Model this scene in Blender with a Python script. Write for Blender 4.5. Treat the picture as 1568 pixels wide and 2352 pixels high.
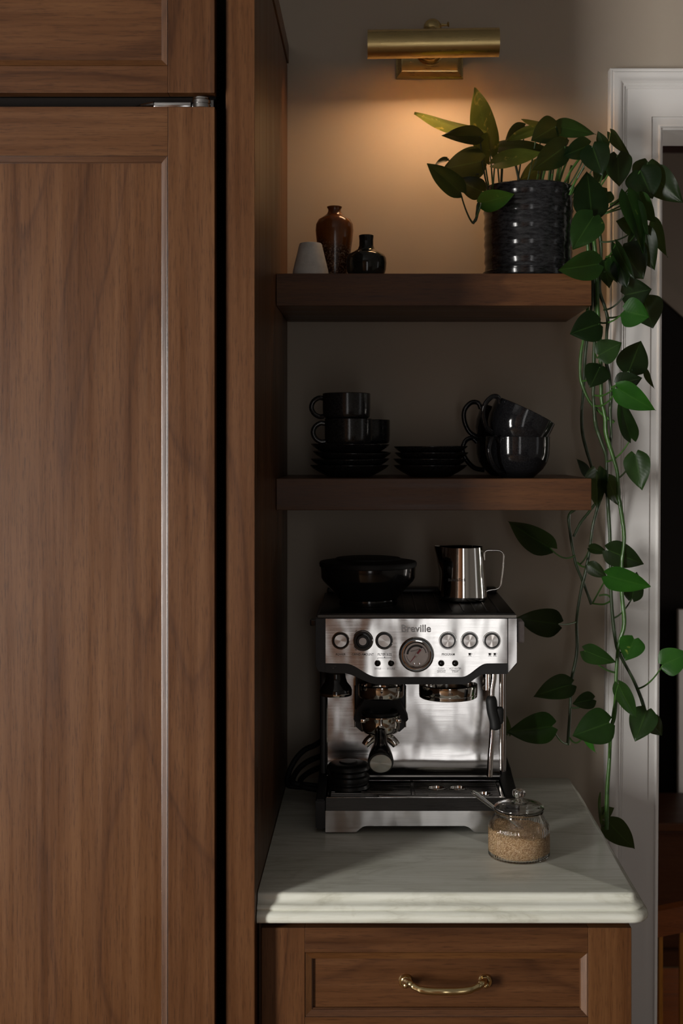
import bpy, bmesh, math, random
from mathutils import Vector, Matrix, noise as mnoise
random.seed(7)
for o in list(bpy.data.objects): bpy.data.objects.remove(o, do_unlink=True)
SC = bpy.context.scene
COL = SC.collection

# ------------------------------------------------------------------ camera
F = 2990.0; VX, VY = 862.0, 1025.0; D0 = 2.43; CZ = 1.54     # focal length (px), vanishing point, wall distance, eye height
cam = bpy.data.cameras.new('camera'); camo = bpy.data.objects.new('camera', cam); COL.objects.link(camo)
camo.location = (0, -D0, CZ); camo.rotation_euler = (math.pi/2, 0, 0)
cam.sensor_width = 36; cam.sensor_fit = 'AUTO'; cam.lens = F/2352*36
cam.shift_x = (784-VX)/2352; cam.shift_y = -(1176-VY)/2352
cam.clip_start = 0.02
cam.dof.use_dof = True; cam.dof.focus_distance = 2.0; cam.dof.aperture_fstop = 6.3
SC.camera = camo
# ------------------------------------------------------------------ world, daylight, exposure
w = bpy.data.worlds.new('world'); SC.world = w; w.use_nodes = True
w.node_tree.nodes['Background'].inputs[0].default_value = (0.55, 0.65, 0.8, 1)
w.node_tree.nodes['Background'].inputs[1].default_value = 0.3
def daylight(name, loc, rot, sx, sy, power, color):
    l = bpy.data.lights.new(name, 'AREA'); l.shape = 'RECTANGLE'; l.size = sx; l.size_y = sy; l.energy = power; l.color = color
    o = bpy.data.objects.new(name, l); COL.objects.link(o); o.location = loc; o.rotation_euler = rot; return o
R90 = math.pi/2
LW_Y0, LW_Y1, LW_Z0, LW_Z1 = -3.27, -2.50, 0.45, 1.95          # glazed door in the left wall
BW_X0, BW_X1, BW_Z0, BW_Z1 = 0.10, 0.66, 0.10, 2.10            # unseen glazed door behind the camera, added for steel reflections and frontal fill
RW_Y0, RW_Y1, RW_Z0, RW_Z1 = -1.35, -0.95, 0.90, 2.10          # unseen narrow window in the right wall, added for glints on the cups
DW_Y0, DW_Y1, DW_Z0, DW_Z1 = 0.20, 0.65, 0.40, 1.60            # unseen window, added to brighten the room beyond the doorway
daylight('daylight_left', (-2.27, (LW_Y0+LW_Y1)/2, (LW_Z0+LW_Z1)/2), (0, -R90, 0), LW_Z1-LW_Z0, LW_Y1-LW_Y0, 225, (1.0, 0.97, 0.93))
daylight('added_daylight_rear', ((BW_X0+BW_X1)/2, -4.67, (BW_Z0+BW_Z1)/2), (R90, 0, 0), BW_X1-BW_X0, BW_Z1-BW_Z0, 9.5, (1.0, 0.96, 0.93))
daylight('added_daylight_right', (2.67, (RW_Y0+RW_Y1)/2, (RW_Z0+RW_Z1)/2), (0, R90, 0), RW_Z1-RW_Z0, RW_Y1-RW_Y0, 0.6, (1.0, 0.95, 0.90))
daylight('added_daylight_beyond', (2.67, (DW_Y0+DW_Y1)/2, (DW_Z0+DW_Z1)/2), (0, R90, 0), DW_Z1-DW_Z0, DW_Y1-DW_Y0, 22.0, (1.0, 0.92, 0.84))
SC.view_settings.view_transform = 'Standard'; SC.view_settings.look = 'None'
SC.view_settings.gamma = 1; SC.view_settings.use_curve_mapping = False; SC.view_settings.exposure = 0.0

# ------------------------------------------------------------------ helpers
def W(px, py, d): return Vector(((px-VX)/F*d, d-D0, CZ-(py-VY)/F*d))
def X(px, d): return (px-VX)/F*d
def Z(py, d): return CZ-(py-VY)/F*d
def mesh(name, verts, faces, mat=None, parent=None, smooth=False, loc=None):
    me = bpy.data.meshes.new(name); me.from_pydata([tuple(v) for v in verts], [], faces); me.update()
    bm = bmesh.new(); bm.from_mesh(me); bmesh.ops.recalc_face_normals(bm, faces=bm.faces); bm.to_mesh(me); bm.free()
    return link(name, me, mat, parent, smooth)
def link(name, me, mat=None, parent=None, smooth=False):
    o = bpy.data.objects.new(name, me); COL.objects.link(o)
    if mat: me.materials.append(mat)
    if smooth:
        for p in me.polygons: p.use_smooth = True
        if smooth != 'all':
            try: me.set_sharp_from_angle(angle=math.radians(40))
            except Exception: pass
    if parent is not None:
        o.parent = parent
        t = Vector((0,0,0)); p = parent
        if p.get('_local') != 1:
            while p is not None: t += p.location; p = p.parent
            o.location = -t
    return o
def frombm(name, bm, mat=None, parent=None, smooth=False):
    me = bpy.data.meshes.new(name); bmesh.ops.recalc_face_normals(bm, faces=bm.faces); bm.to_mesh(me); bm.free()
    return link(name, me, mat, parent, smooth)
def thing(name, label, cat, loc, group=None, local=False, rot=None):
    o = bpy.data.objects.new(name, None); COL.objects.link(o); o.empty_display_size = 0.02
    o.location = loc
    if rot: o.rotation_euler = rot
    if local: o['_local'] = 1
    return tag(o, label, cat, group)
def tag(o, label=None, cat=None, group=None, kind=None):
    if label: o['label'] = label
    if cat: o['category'] = cat
    if group: o['group'] = group
    if kind: o['kind'] = kind
    return o
def struct(o, label=None):
    o['kind'] = 'structure'
    if label: o['label'] = label
    return o
def boxbm(x0, x1, y0, y1, z0, z1, bev=0.0, seg=2):
    bm = bmesh.new()
    v = [bm.verts.new((x, y, z)) for x in (x0, x1) for y in (y0, y1) for z in (z0, z1)]
    for f in ((0,1,3,2),(4,6,7,5),(0,4,5,1),(2,3,7,6),(0,2,6,4),(1,5,7,3)): bm.faces.new([v[i] for i in f])
    if bev > 0: bmesh.ops.bevel(bm, geom=bm.edges[:]+bm.verts[:], offset=bev, segments=seg, affect='EDGES', profile=0.5)
    return bm
def wn(o, bev):
    if bev > 0:
        m = o.modifiers.new('weighted_normal', 'WEIGHTED_NORMAL'); m.keep_sharp = True; m.weight = 100
    return o
def box(name, x0, x1, y0, y1, z0, z1, mat, parent=None, bev=0.0, seg=2):
    return wn(frombm(name, boxbm(x0,x1,y0,y1,z0,z1,bev,seg), mat, parent, smooth=bev > 0), bev)
def prism(name, pts, y0, y1, mat, parent=None, bev=0.0, smooth=True):
    """outline in x,z pushed along y"""
    bm = bmesh.new()
    a = [bm.verts.new((x, y0, z)) for x, z in pts]; b = [bm.verts.new((x, y1, z)) for x, z in pts]
    n = len(pts); bm.faces.new(a); bm.faces.new(b[::-1])
    for i in range(n): bm.faces.new((a[i], b[i], b[(i+1) % n], a[(i+1) % n]))
    if bev > 0:
        es = [e for e in bm.edges if abs(e.verts[0].co.y-e.verts[1].co.y) < 1e-9 and abs(e.verts[0].co.y-min(y0,y1)) < 1e-9]
        bmesh.ops.bevel(bm, geom=es, offset=bev, segments=2, affect='EDGES', profile=0.5)
    return wn(frombm(name, bm, mat, parent, smooth=smooth), bev)
def lathe_vf(prof, seg=48, c=(0,0,0), axis='z', ribs=None):
    """prof list of (r,h) along the axis"""
    vs, fs, idx = [], [], []
    for k, (r, h) in enumerate(prof):
        if r < 1e-6:
            idx.append([len(vs)]); ring = [(0, 0, h)]
        else:
            idx.append(list(range(len(vs), len(vs)+seg))); ring = []
            for i in range(seg):
                a = 2*math.pi*i/seg
                rr = r + (ribs(k, a) if ribs else 0)
                ring.append((rr*math.cos(a), rr*math.sin(a), h))
        for p in ring:
            if axis == 'z': q = (p[0], p[1], p[2])
            elif axis == 'y': q = (p[0], p[2], p[1])
            else: q = (p[2], p[0], p[1])
            vs.append((q[0]+c[0], q[1]+c[1], q[2]+c[2]))
    for a, b in zip(idx[:-1], idx[1:]):
        if len(a) == 1 and len(b) == 1: continue
        for i in range(seg):
            j = (i+1) % seg
            if len(a) == 1: fs.append((a[0], b[i], b[j]))
            elif len(b) == 1: fs.append((a[i], b[0], a[j]))
            else: fs.append((a[i], b[i], b[j], a[j]))
    return vs, fs
def lathe(name, prof, mat, parent=None, seg=48, c=(0,0,0), axis='z', smooth=True, ribs=None):
    v, f = lathe_vf(prof, seg, c, axis, ribs)
    return mesh(name, v, f, mat, parent, smooth=smooth)
def smooth_path(pts, n=6, closed=False):
    pts = [Vector(p) for p in pts]; out = []
    m = len(pts)
    if m < 3: return pts
    for i in range(m-1):
        p0 = pts[max(i-1,0)]; p1 = pts[i]; p2 = pts[i+1]; p3 = pts[min(i+2,m-1)]
        for k in range(n):
            t = k/n
            out.append(0.5*((2*p1)+(p2-p0)*t+(2*p0-5*p1+4*p2-p3)*t*t+(3*p1-p0-3*p2+p3)*t**3))
    out.append(pts[-1]); return out
def tube_vf(path, rad, seg=10, base=0, flat=None):
    vs, fs = [], []; n = len(path); prev = None
    path = [Vector(p) for p in path]
    for i, p in enumerate(path):
        t = (path[min(i+1,n-1)]-path[max(i-1,0)])
        t = t.normalized() if t.length > 1e-9 else Vector((0,0,1))
        if prev is None:
            ref = Vector((0,0,1)) if abs(t.z) < 0.9 else Vector((1,0,0)); u = t.cross(ref).normalized()
        else: u = (prev-t*prev.dot(t)).normalized()
        prev = u; v = t.cross(u)
        r = rad(i/(n-1)) if callable(rad) else (rad[i] if isinstance(rad, (list,tuple)) else rad)
        for k in range(seg):
            a = 2*math.pi*k/seg
            vs.append(p+u*(r*math.cos(a))+v*(r*math.sin(a)*(flat or 1)))
    for i in range(n-1):
        for k in range(seg):
            k2 = (k+1) % seg
            fs.append((base+i*seg+k, base+i*seg+k2, base+(i+1)*seg+k2, base+(i+1)*seg+k))
    fs.append(tuple(base+k for k in range(seg))[::-1]); fs.append(tuple(base+(n-1)*seg+k for k in range(seg)))
    return vs, fs
def tube(name, path, rad, mat, parent=None, seg=10, flat=None):
    v, f = tube_vf(path, rad, seg, 0, flat); return mesh(name, v, f, mat, parent, smooth=True)
def copy_tree(o, parent=None):
    c = o.copy(); COL.objects.link(c)
    if parent is not None: c.parent = parent
    for ch in list(o.children): copy_tree(ch, c)
    return c

# ------------------------------------------------------------------ materials
def newmat(name):
    m = bpy.data.materials.new(name); m.use_nodes = True; nt = m.node_tree
    return m, nt, nt.nodes['Principled BSDF']
def nd(nt, typ, **kw):
    n = nt.nodes.new(typ)
    for k, v in kw.items():
        if k.startswith('i_'): n.inputs[k[2:].replace('_', ' ')].default_value = v
        else: setattr(n, k, v)
    return n
def coords(nt, scale=(1,1,1), rnd=0.0, kind='Object'):
    tc = nd(nt, 'ShaderNodeTexCoord'); mp = nd(nt, 'ShaderNodeMapping'); mp.inputs['Scale'].default_value = scale
    src = tc.outputs[kind]
    if rnd:
        oi = nd(nt, 'ShaderNodeObjectInfo'); mu = nd(nt, 'ShaderNodeVectorMath', operation='MULTIPLY_ADD')
        cb = nd(nt, 'ShaderNodeCombineXYZ')
        for k in range(3):
            q = nd(nt, 'ShaderNodeMath', operation='MULTIPLY'); nt.links.new(oi.outputs['Random'], q.inputs[0]); q.inputs[1].default_value = rnd*(1+0.7*k)
            nt.links.new(q.outputs[0], cb.inputs[k])
        ad = nd(nt, 'ShaderNodeVectorMath', operation='ADD'); nt.links.new(src, ad.inputs[0]); nt.links.new(cb.outputs[0], ad.inputs[1]); src = ad.outputs[0]
        nt.nodes.remove(mu)
    nt.links.new(src, mp.inputs['Vector']); return mp.outputs[0]
def noisen(nt, vec, scale, detail=4, rough=0.55, dist=0.0):
    n = nd(nt, 'ShaderNodeTexNoise'); n.inputs['Scale'].default_value = scale; n.inputs['Detail'].default_value = detail
    n.inputs['Roughness'].default_value = rough; n.inputs['Distortion'].default_value = dist
    nt.links.new(vec, n.inputs['Vector']); return n.outputs['Fac']
def ramp(nt, fac, stops):
    r = nd(nt, 'ShaderNodeValToRGB'); nt.links.new(fac, r.inputs[0]); e = r.color_ramp.elements
    while len(e) < len(stops): e.new(0.5)
    for el, (p, c) in zip(e, stops): el.position = p; el.color = tuple(c)+(1,) if len(c) == 3 else c
    return r.outputs[0]
def mix(nt, a, b, fac, mode='MIX'):
    m = nd(nt, 'ShaderNodeMix', data_type='RGBA', blend_type=mode)
    for inp, v in ((m.inputs[0], fac), (m.inputs[6], a), (m.inputs[7], b)):
        if isinstance(v, (int, float)): inp.default_value = v
        elif isinstance(v, tuple): inp.default_value = v if len(v) == 4 else v+(1,)
        else: nt.links.new(v, inp)
    return m.outputs[2]
def math_(nt, op, a, b=None):
    m = nd(nt, 'ShaderNodeMath', operation=op)
    for i, v in enumerate((a, b)):
        if v is None: continue
        if isinstance(v, (int, float)): m.inputs[i].default_value = v
        else: nt.links.new(v, m.inputs[i])
    return m.outputs[0]
def bump(nt, bs, height, strength=0.2, dist=0.001):
    b = nd(nt, 'ShaderNodeBump'); b.inputs['Strength'].default_value = strength; b.inputs['Distance'].default_value = dist
    nt.links.new(height, b.inputs['Height'])
    nt.links.new(b.outputs[0], bs.inputs['Normal']); return b
def plain(name, col, rough=0.5, metal=0.0, nscale=0, namp=0.0, bmp=0.0, coat=0.0, spec=None):
    m, nt, bs = newmat(name)
    bs.inputs['Roughness'].default_value = rough; bs.inputs['Metallic'].default_value = metal; bs.inputs['Coat Weight'].default_value = coat
    if spec is not None: bs.inputs['Specular IOR Level'].default_value = spec
    vec = coords(nt); f = noisen(nt, vec, nscale or 60, 4)
    lo = tuple(c*(1-namp) for c in col); hi = tuple(min(1, c*(1+namp)) for c in col)
    nt.links.new(ramp(nt, f, [(0.3, lo), (0.7, hi)]), bs.inputs['Base Color'])
    if bmp: bump(nt, bs, f, bmp, 0.0006)
    return m
def walnut(name, axis, dark=(0.037,0.0125,0.0036), mid=(0.081,0.0310,0.0095), light=(0.146,0.0630,0.0205), rings=10.0, gscale=1.9, rough=0.36, spec=0.30):
    m, nt, bs = newmat(name)
    s = [1,1,1]; s['xyz'.index(axis)] = 0.16
    v = coords(nt, tuple(s), rnd=9.0)
    n1 = noisen(nt, v, gscale*2, 2.5, 0.5, 0.25)
    fr = math_(nt, 'FRACT', math_(nt, 'MULTIPLY', n1, rings))
    ring = ramp(nt, fr, [(0.0, (0.10,)*3), (0.05, (0.60,)*3), (0.5, (0.85,)*3), (0.93, (0.50,)*3), (1.0, (0.10,)*3)])
    s2 = [1,1,1]; s2['xyz'.index(axis)] = 0.03
    v2 = coords(nt, tuple(s2), rnd=5.0); streak = noisen(nt, v2, 75, 5, 0.65)
    s3 = [1,1,1]; s3['xyz'.index(axis)] = 0.045
    v3 = coords(nt, tuple(s3), rnd=3.0); pores = noisen(nt, v3, 760, 3, 0.7)
    broad = noisen(nt, coords(nt, tuple(s), rnd=4.0), 2.2, 3, 0.5)
    f = math_(nt, 'ADD', math_(nt, 'MULTIPLY', ring, 0.26), math_(nt, 'MULTIPLY', streak, 0.62))
    f = math_(nt, 'ADD', f, math_(nt, 'MULTIPLY', broad, 0.42))
    f = math_(nt, 'SUBTRACT', f, 0.17)
    col = ramp(nt, f, [(0.22, dark), (0.48, mid), (0.80, light)])
    pm = ramp(nt, pores, [(0.33, (0.42,0.36,0.33)), (0.48, (1,1,1)), (0.70, (1.0,1.0,1.0))])
    col = mix(nt, col, pm, 0.75, 'MULTIPLY')
    nt.links.new(col, bs.inputs['Base Color'])
    bs.inputs['Roughness'].default_value = rough; bs.inputs['Specular IOR Level'].default_value = spec
    nt.links.new(ramp(nt, streak, [(0.3, (rough-0.05,)*3), (0.7, (rough+0.10,)*3)]), bs.inputs['Roughness'])
    bump(nt, bs, pores, 0.12, 0.0004)
    return m
def steel(name, col=(0.56,0.55,0.54), rough=0.22, brush='x', warp=0.0, bs_=0.05):
    m, nt, bs = newmat(name); bs.inputs['Metallic'].default_value = 1.0
    s = [1,1,1]
    if brush: s['xyz'.index(brush)] = 0.015
    v = coords(nt, tuple(s)); f = noisen(nt, v, 900, 3, 0.6)
    nt.links.new(ramp(nt, f, [(0.3, tuple(c*0.88 for c in col)), (0.7, col)]), bs.inputs['Base Color'])
    nt.links.new(ramp(nt, f, [(0.3, (rough*0.8,)*3), (0.7, (rough*1.25,)*3)]), bs.inputs['Roughness'])
    b = bump(nt, bs, f, bs_, 0.0002)
    if warp:
        f2 = noisen(nt, coords(nt, (1,1,0.55)), 17, 1.5, 0.45)
        b2 = nd(nt, 'ShaderNodeBump'); b2.inputs['Strength'].default_value = warp; b2.inputs['Distance'].default_value = 0.01
        nt.links.new(f2, b2.inputs['Height']); nt.links.new(b2.outputs[0], b.inputs['Normal'])
    return m
M = {}
M['wood_v'] = walnut('walnut_vertical', 'z')
M['wood_h'] = walnut('walnut_horizontal', 'x')
M['wood_mv'] = walnut('walnut_moulding_vertical', 'z', rough=0.28, spec=1.0)  # same walnut, gloss raised on vertical pieces alone to force their highlight
M['wood_mh'] = walnut('walnut_moulding_horizontal', 'x')
M['steel'] = steel('brushed_steel', rough=0.16, warp=0.22)
M['steel_panel'] = steel('brushed_steel_panel', col=(0.60,0.59,0.575), rough=0.15, warp=0.26)
M['chrome'] = steel('polished_steel', col=(0.66,0.64,0.61), rough=0.07, brush=None, bs_=0.0)
M['steel_dark'] = steel('dark_steel', col=(0.20,0.195,0.19), rough=0.28)
M['black_steel'] = steel('dark_reflection_steel', col=(0.06,0.058,0.055), rough=0.3)  # steel coloured near black for the dark reflection in the tray band
M['black'] = plain('black_plastic', (0.009,0.009,0.009), 0.36, nscale=300, namp=0.2, spec=0.3)
M['black_soft'] = plain('black_rubber', (0.007,0.007,0.007), 0.55, nscale=400, namp=0.2, bmp=0.1, spec=0.25)
M['black_gloss'] = plain('black_gloss_plastic', (0.008,0.008,0.008), 0.12, nscale=200, namp=0.1)
M['grey_plastic'] = plain('grey_plastic', (0.38,0.35,0.35), 0.45, nscale=300, namp=0.08)
M['greystrip'] = plain('grey_brown_strip', (0.11,0.10,0.09), 0.5, nscale=300, namp=0.08)
M['ink'] = plain('dark_print', (0.02,0.02,0.02), 0.5)
M['ink_grey'] = plain('grey_print', (0.10,0.095,0.09), 0.5)
M['dial'] = plain('dial_grey', (0.78,0.74,0.74), 0.5, nscale=200, namp=0.04)
M['red'] = plain('red_needle', (0.32,0.02,0.03), 0.4)
def paint(name, col, rough, bscale=240, bstr=0.06, namp=0.03):
    m, nt, bs = newmat(name); v = coords(nt); f = noisen(nt, v, bscale, 4); g = noisen(nt, v, 1.7, 3)
    nt.links.new(ramp(nt, g, [(0.3, tuple(c*(1-namp) for c in col)), (0.7, tuple(c*(1+namp) for c in col))]), bs.inputs['Base Color'])
    bs.inputs['Roughness'].default_value = rough; bump(nt, bs, f, bstr, 0.0008); return m
M['wall'] = paint('beige_wall_paint', (0.39,0.332,0.265), 0.62)
M['wall_deep'] = paint('low_bounce_room_paint', (0.10,0.088,0.076), 0.7)  # room paint darkened to cut bounce light onto the side panel
M['wall_room'] = paint('grey_beige_room_paint', (0.36,0.335,0.31), 0.7)
M['trim'] = paint('white_trim_paint', (0.76,0.745,0.725), 0.34, 60, 0.05)
M['ceil'] = paint('low_bounce_ceiling_paint', (0.20,0.195,0.19), 0.8)  # taken far below white to cut bounce light on the upper wall
M['cab_white'] = paint('white_cabinet_paint', (0.74,0.74,0.73), 0.45)
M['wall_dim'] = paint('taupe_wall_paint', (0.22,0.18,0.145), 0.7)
M['dark_void'] = paint('near_black_fill', (0.012,0.010,0.009), 0.7)  # near-black fill for the door gap and the space under the stairs
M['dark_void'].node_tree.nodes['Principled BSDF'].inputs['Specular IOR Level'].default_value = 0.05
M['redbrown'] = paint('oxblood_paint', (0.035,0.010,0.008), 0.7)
def marble():
    m, nt, bs = newmat('pale_green_marble'); v = coords(nt, (1.0, 2.6, 2.6))
    a = noisen(nt, v, 3.2, 6, 0.62, 0.7); b = noisen(nt, coords(nt, (0.5, 2.6, 2.6)), 2.6, 7, 0.6, 0.8); c = noisen(nt, coords(nt, (0.12, 3, 3)), 70, 5, 0.65); e = noisen(nt, coords(nt, (1, 1, 1)), 26, 4, 0.6)
    base = ramp(nt, a, [(0.3, (0.62,0.625,0.545)), (0.55, (0.70,0.71,0.635)), (0.75, (0.76,0.77,0.70))])
    vein = ramp(nt, math_(nt, 'ABSOLUTE', math_(nt, 'SUBTRACT', b, 0.5)), [(0.0, (0.62,0.60,0.55)), (0.006, (0.80,0.79,0.75)), (0.035, (1,1,1))])
    col = mix(nt, base, vein, 0.5, 'MULTIPLY')
    col = mix(nt, col, ramp(nt, c, [(0.32, (0.84,0.83,0.79)), (0.58, (1,1,1))]), 0.8, 'MULTIPLY')
    col = mix(nt, col, ramp(nt, e, [(0.25, (0.80,0.79,0.75)), (0.38, (1,1,1))]), 0.6, 'MULTIPLY')
    nt.links.new(col, bs.inputs['Base Color']); bs.inputs['Roughness'].default_value = 0.22
    bs.inputs['Specular IOR Level'].default_value = 0.4
    return m
M['marble'] = marble()
def brassm(name, col, rough, namp=0.10):
    m, nt, bs = newmat(name); bs.inputs['Metallic'].default_value = 1
    f = noisen(nt, coords(nt, (0.06,1,1)), 320, 4, 0.6); g = noisen(nt, coords(nt), 26, 3)
    c = mix(nt, ramp(nt, f, [(0.3, tuple(k*(1-namp) for k in col)), (0.7, col)]), ramp(nt, g, [(0.3, (0.8,0.78,0.74)), (0.7, (1,1,1))]), 0.25, 'MULTIPLY')
    nt.links.new(c, bs.inputs['Base Color']); nt.links.new(ramp(nt, f, [(0.3, (rough*0.85,)*3), (0.7, (rough*1.2,)*3)]), bs.inputs['Roughness'])
    return m
M['brass_old'] = brassm('antique_brass', (0.58,0.44,0.20), 0.30)
M['brass'] = brassm('polished_brass', (0.72,0.57,0.30), 0.16, 0.08)
def ceramic(name, lo, hi, scale, rough, bmp=0.15, stretch=(1,1,1)):
    m, nt, bs = newmat(name); f = noisen(nt, coords(nt, stretch, rnd=3.0), scale, 6, 0.7)
    nt.links.new(ramp(nt, f, [(0.42, lo), (0.66, hi)]), bs.inputs['Base Color']); bs.inputs['Roughness'].default_value = rough; bs.inputs['Specular IOR Level'].default_value = 0.4
    g = noisen(nt, coords(nt, (1,1,0.5)), 90, 4, 0.65); bump(nt, bs, g, bmp, 0.0008); return m
M['pot'] = ceramic('speckled_black_glaze', (0.010,0.010,0.011), (0.036,0.037,0.040), 170, 0.14, 0.20, (0.45,0.45,1.5))
M['mug'] = ceramic('black_mug_glaze', (0.006,0.006,0.007), (0.014,0.0145,0.016), 420, 0.10, 0.12)
M['cup'] = ceramic('black_cup_glaze', (0.010,0.010,0.010), (0.026,0.026,0.027), 300, 0.17, 0.12)
M['vase_dark'] = ceramic('dark_olive_glaze', (0.010,0.011,0.009), (0.018,0.019,0.016), 60, 0.10, 0.05)
M['white_cer'] = ceramic('white_matte_ceramic', (0.52,0.50,0.46), (0.64,0.62,0.58), 40, 0.6, 0.1)
def brownvase():
    m, nt, bs = newmat('rust_brown_glaze'); v = coords(nt); f = noisen(nt, v, 330, 5, 0.7); g = noisen(nt, coords(nt, (1,1,0.4)), 30, 4)
    sep = nd(nt, 'ShaderNodeSeparateXYZ'); nt.links.new(v, sep.inputs[0])
    hz = nd(nt, 'ShaderNodeMapRange'); hz.inputs[1].default_value = 1.845; hz.inputs[2].default_value = 1.915; nt.links.new(sep.outputs[2], hz.inputs[0])
    sp = ramp(nt, f, [(0.46, (0.030,0.010,0.004)), (0.54, (0.085,0.030,0.010)), (0.64, (0.30,0.21,0.145))])
    up = ramp(nt, g, [(0.3, (0.075,0.020,0.004)), (0.7, (0.19,0.060,0.010))])
    k = math_(nt, 'ADD', hz.outputs[0], math_(nt, 'MULTIPLY', math_(nt, 'SUBTRACT', g, 0.5), 1.2))
    col = mix(nt, sp, up, ramp(nt, k, [(0.45, (0,0,0)), (0.75, (1,1,1))]))
    nt.links.new(col, bs.inputs['Base Color']); bs.inputs['Roughness'].default_value = 0.16; bump(nt, bs, f, 0.15, 0.0006); return m
M['vase_brown'] = brownvase()
def glassm():
    m, nt, bs = newmat('clear_glass'); bs.inputs['Transmission Weight'].default_value = 1; bs.inputs['IOR'].default_value = 1.46
    bs.inputs['Roughness'].default_value = 0.0
    f = noisen(nt, coords(nt), 40, 2); nt.links.new(ramp(nt, f, [(0, (0.97,0.975,0.97)), (1, (1,1,1))]), bs.inputs['Base Color']); return m
M['glass'] = glassm()
def sugarm():
    m, nt, bs = newmat('raw_cane_sugar'); vo = nd(nt, 'ShaderNodeTexVoronoi'); vo.inputs['Scale'].default_value = 900
    nt.links.new(coords(nt), vo.inputs['Vector'])
    sp = nd(nt, 'ShaderNodeSeparateColor'); nt.links.new(vo.outputs['Color'], sp.inputs[0])
    nt.links.new(ramp(nt, sp.outputs[0], [(0.0, (0.30,0.155,0.06)), (0.5, (0.52,0.32,0.15)), (1.0, (0.78,0.60,0.38))]), bs.inputs['Base Color'])
    bs.inputs['Roughness'].default_value = 0.35; bump(nt, bs, vo.outputs['Distance'], 0.8, 0.001); return m
M['sugar'] = sugarm()
M['soil'] = plain('dark_soil', (0.02,0.014,0.009), 0.9, nscale=150, namp=0.6, bmp=1.0)
def leafm(name, lo, hi, splash, amount):
    m, nt, bs = newmat(name); v = coords(nt, rnd=6.0); f = noisen(nt, v, 22, 4); g = noisen(nt, v, 45, 3, 0.6, 0.6)
    col = ramp(nt, f, [(0.3, lo), (0.7, hi)])
    col = mix(nt, col, splash+(1,), ramp(nt, g, [(amount, (0,0,0)), (amount+0.08, (0.8,)*3)]))
    uv = nd(nt, 'ShaderNodeUVMap'); sep = nd(nt, 'ShaderNodeSeparateXYZ'); nt.links.new(uv.outputs[0], sep.inputs[0])
    mid = math_(nt, 'ABSOLUTE', math_(nt, 'SUBTRACT', sep.outputs[0], 0.5))
    col = mix(nt, mix(nt, col, (0.10,0.22,0.04), 0.18), col, ramp(nt, mid, [(0.0, (0,0,0)), (0.03, (1,1,1))]))
    nt.links.new(col, bs.inputs['Base Color']); bs.inputs['Roughness'].default_value = 0.33; bs.inputs['Specular IOR Level'].default_value = 0.16
    vein = math_(nt, 'SINE', math_(nt, 'MULTIPLY', math_(nt, 'SUBTRACT', sep.outputs[1], math_(nt, 'MULTIPLY', mid, 0.6)), 60))
    bump(nt, bs, vein, 0.03, 0.0006)
    tr = nd(nt, 'ShaderNodeBsdfTranslucent'); nt.links.new(mix(nt, col, (1.0,1.15,0.35), 0.12), tr.inputs[0])
    mx = nd(nt, 'ShaderNodeMixShader'); mx.inputs[0].default_value = 0.28
    out = nt.nodes['Material Output']; nt.links.new(bs.outputs[0], mx.inputs[1]); nt.links.new(tr.outputs[0], mx.inputs[2]); nt.links.new(mx.outputs[0], out.inputs[0])
    return m
M['leaf'] = leafm('pothos_leaf', (0.008,0.027,0.005), (0.016,0.050,0.009), (0.16,0.24,0.03), 0.72)
M['leaf_dark'] = leafm('pothos_leaf_shaded', (0.0032,0.011,0.0028), (0.0062,0.020,0.0048), (0.10,0.16,0.03), 0.76)  # green darkened to put shade on leaves the key light misses
M['leaf_bright'] = leafm('pothos_leaf_bright', (0.011,0.062,0.007), (0.022,0.105,0.010), (0.30,0.36,0.06), 0.70)  # brighter green than the common leaf
M['leaf_gold'] = leafm('pothos_leaf_lamplit_variegated', (0.05,0.075,0.010), (0.11,0.13,0.018), (0.34,0.27,0.06), 0.60)  # base yellowed to carry the lamp's glow; the splashes are variegation
M['stem'] = plain('green_stem', (0.035,0.095,0.014), 0.4, nscale=90, namp=0.35)
M['stem_d'] = plain('dark_green_stem', (0.020,0.040,0.010), 0.45, nscale=90, namp=0.35)
def emis(name, col, s):
    m, nt, bs = newmat(name); bs.inputs['Base Color'].default_value = col+(1,); bs.inputs['Emission Color'].default_value = col+(1,)
    bs.inputs['Emission Strength'].default_value = s; return m
M['bulb'] = emis('warm_bulb', (1.0, 0.60, 0.31), 200)
M['floor'] = walnut('oak_floor', 'y', (0.05,0.028,0.014), (0.11,0.062,0.032), (0.17,0.105,0.055), 4, 3)
M['chair'] = walnut('orange_maple', 'z', (0.26,0.09,0.012), (0.46,0.18,0.026), (0.60,0.26,0.05), 3, 3)
M['chair_d'] = walnut('red_orange_maple', 'x', (0.12,0.030,0.006), (0.22,0.058,0.010), (0.32,0.090,0.016), 3, 3)
M['sideboard'] = walnut('dark_mahogany', 'x', (0.020,0.006,0.002), (0.045,0.014,0.005), (0.07,0.024,0.008), 3, 3, spec=0.2)

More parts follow.
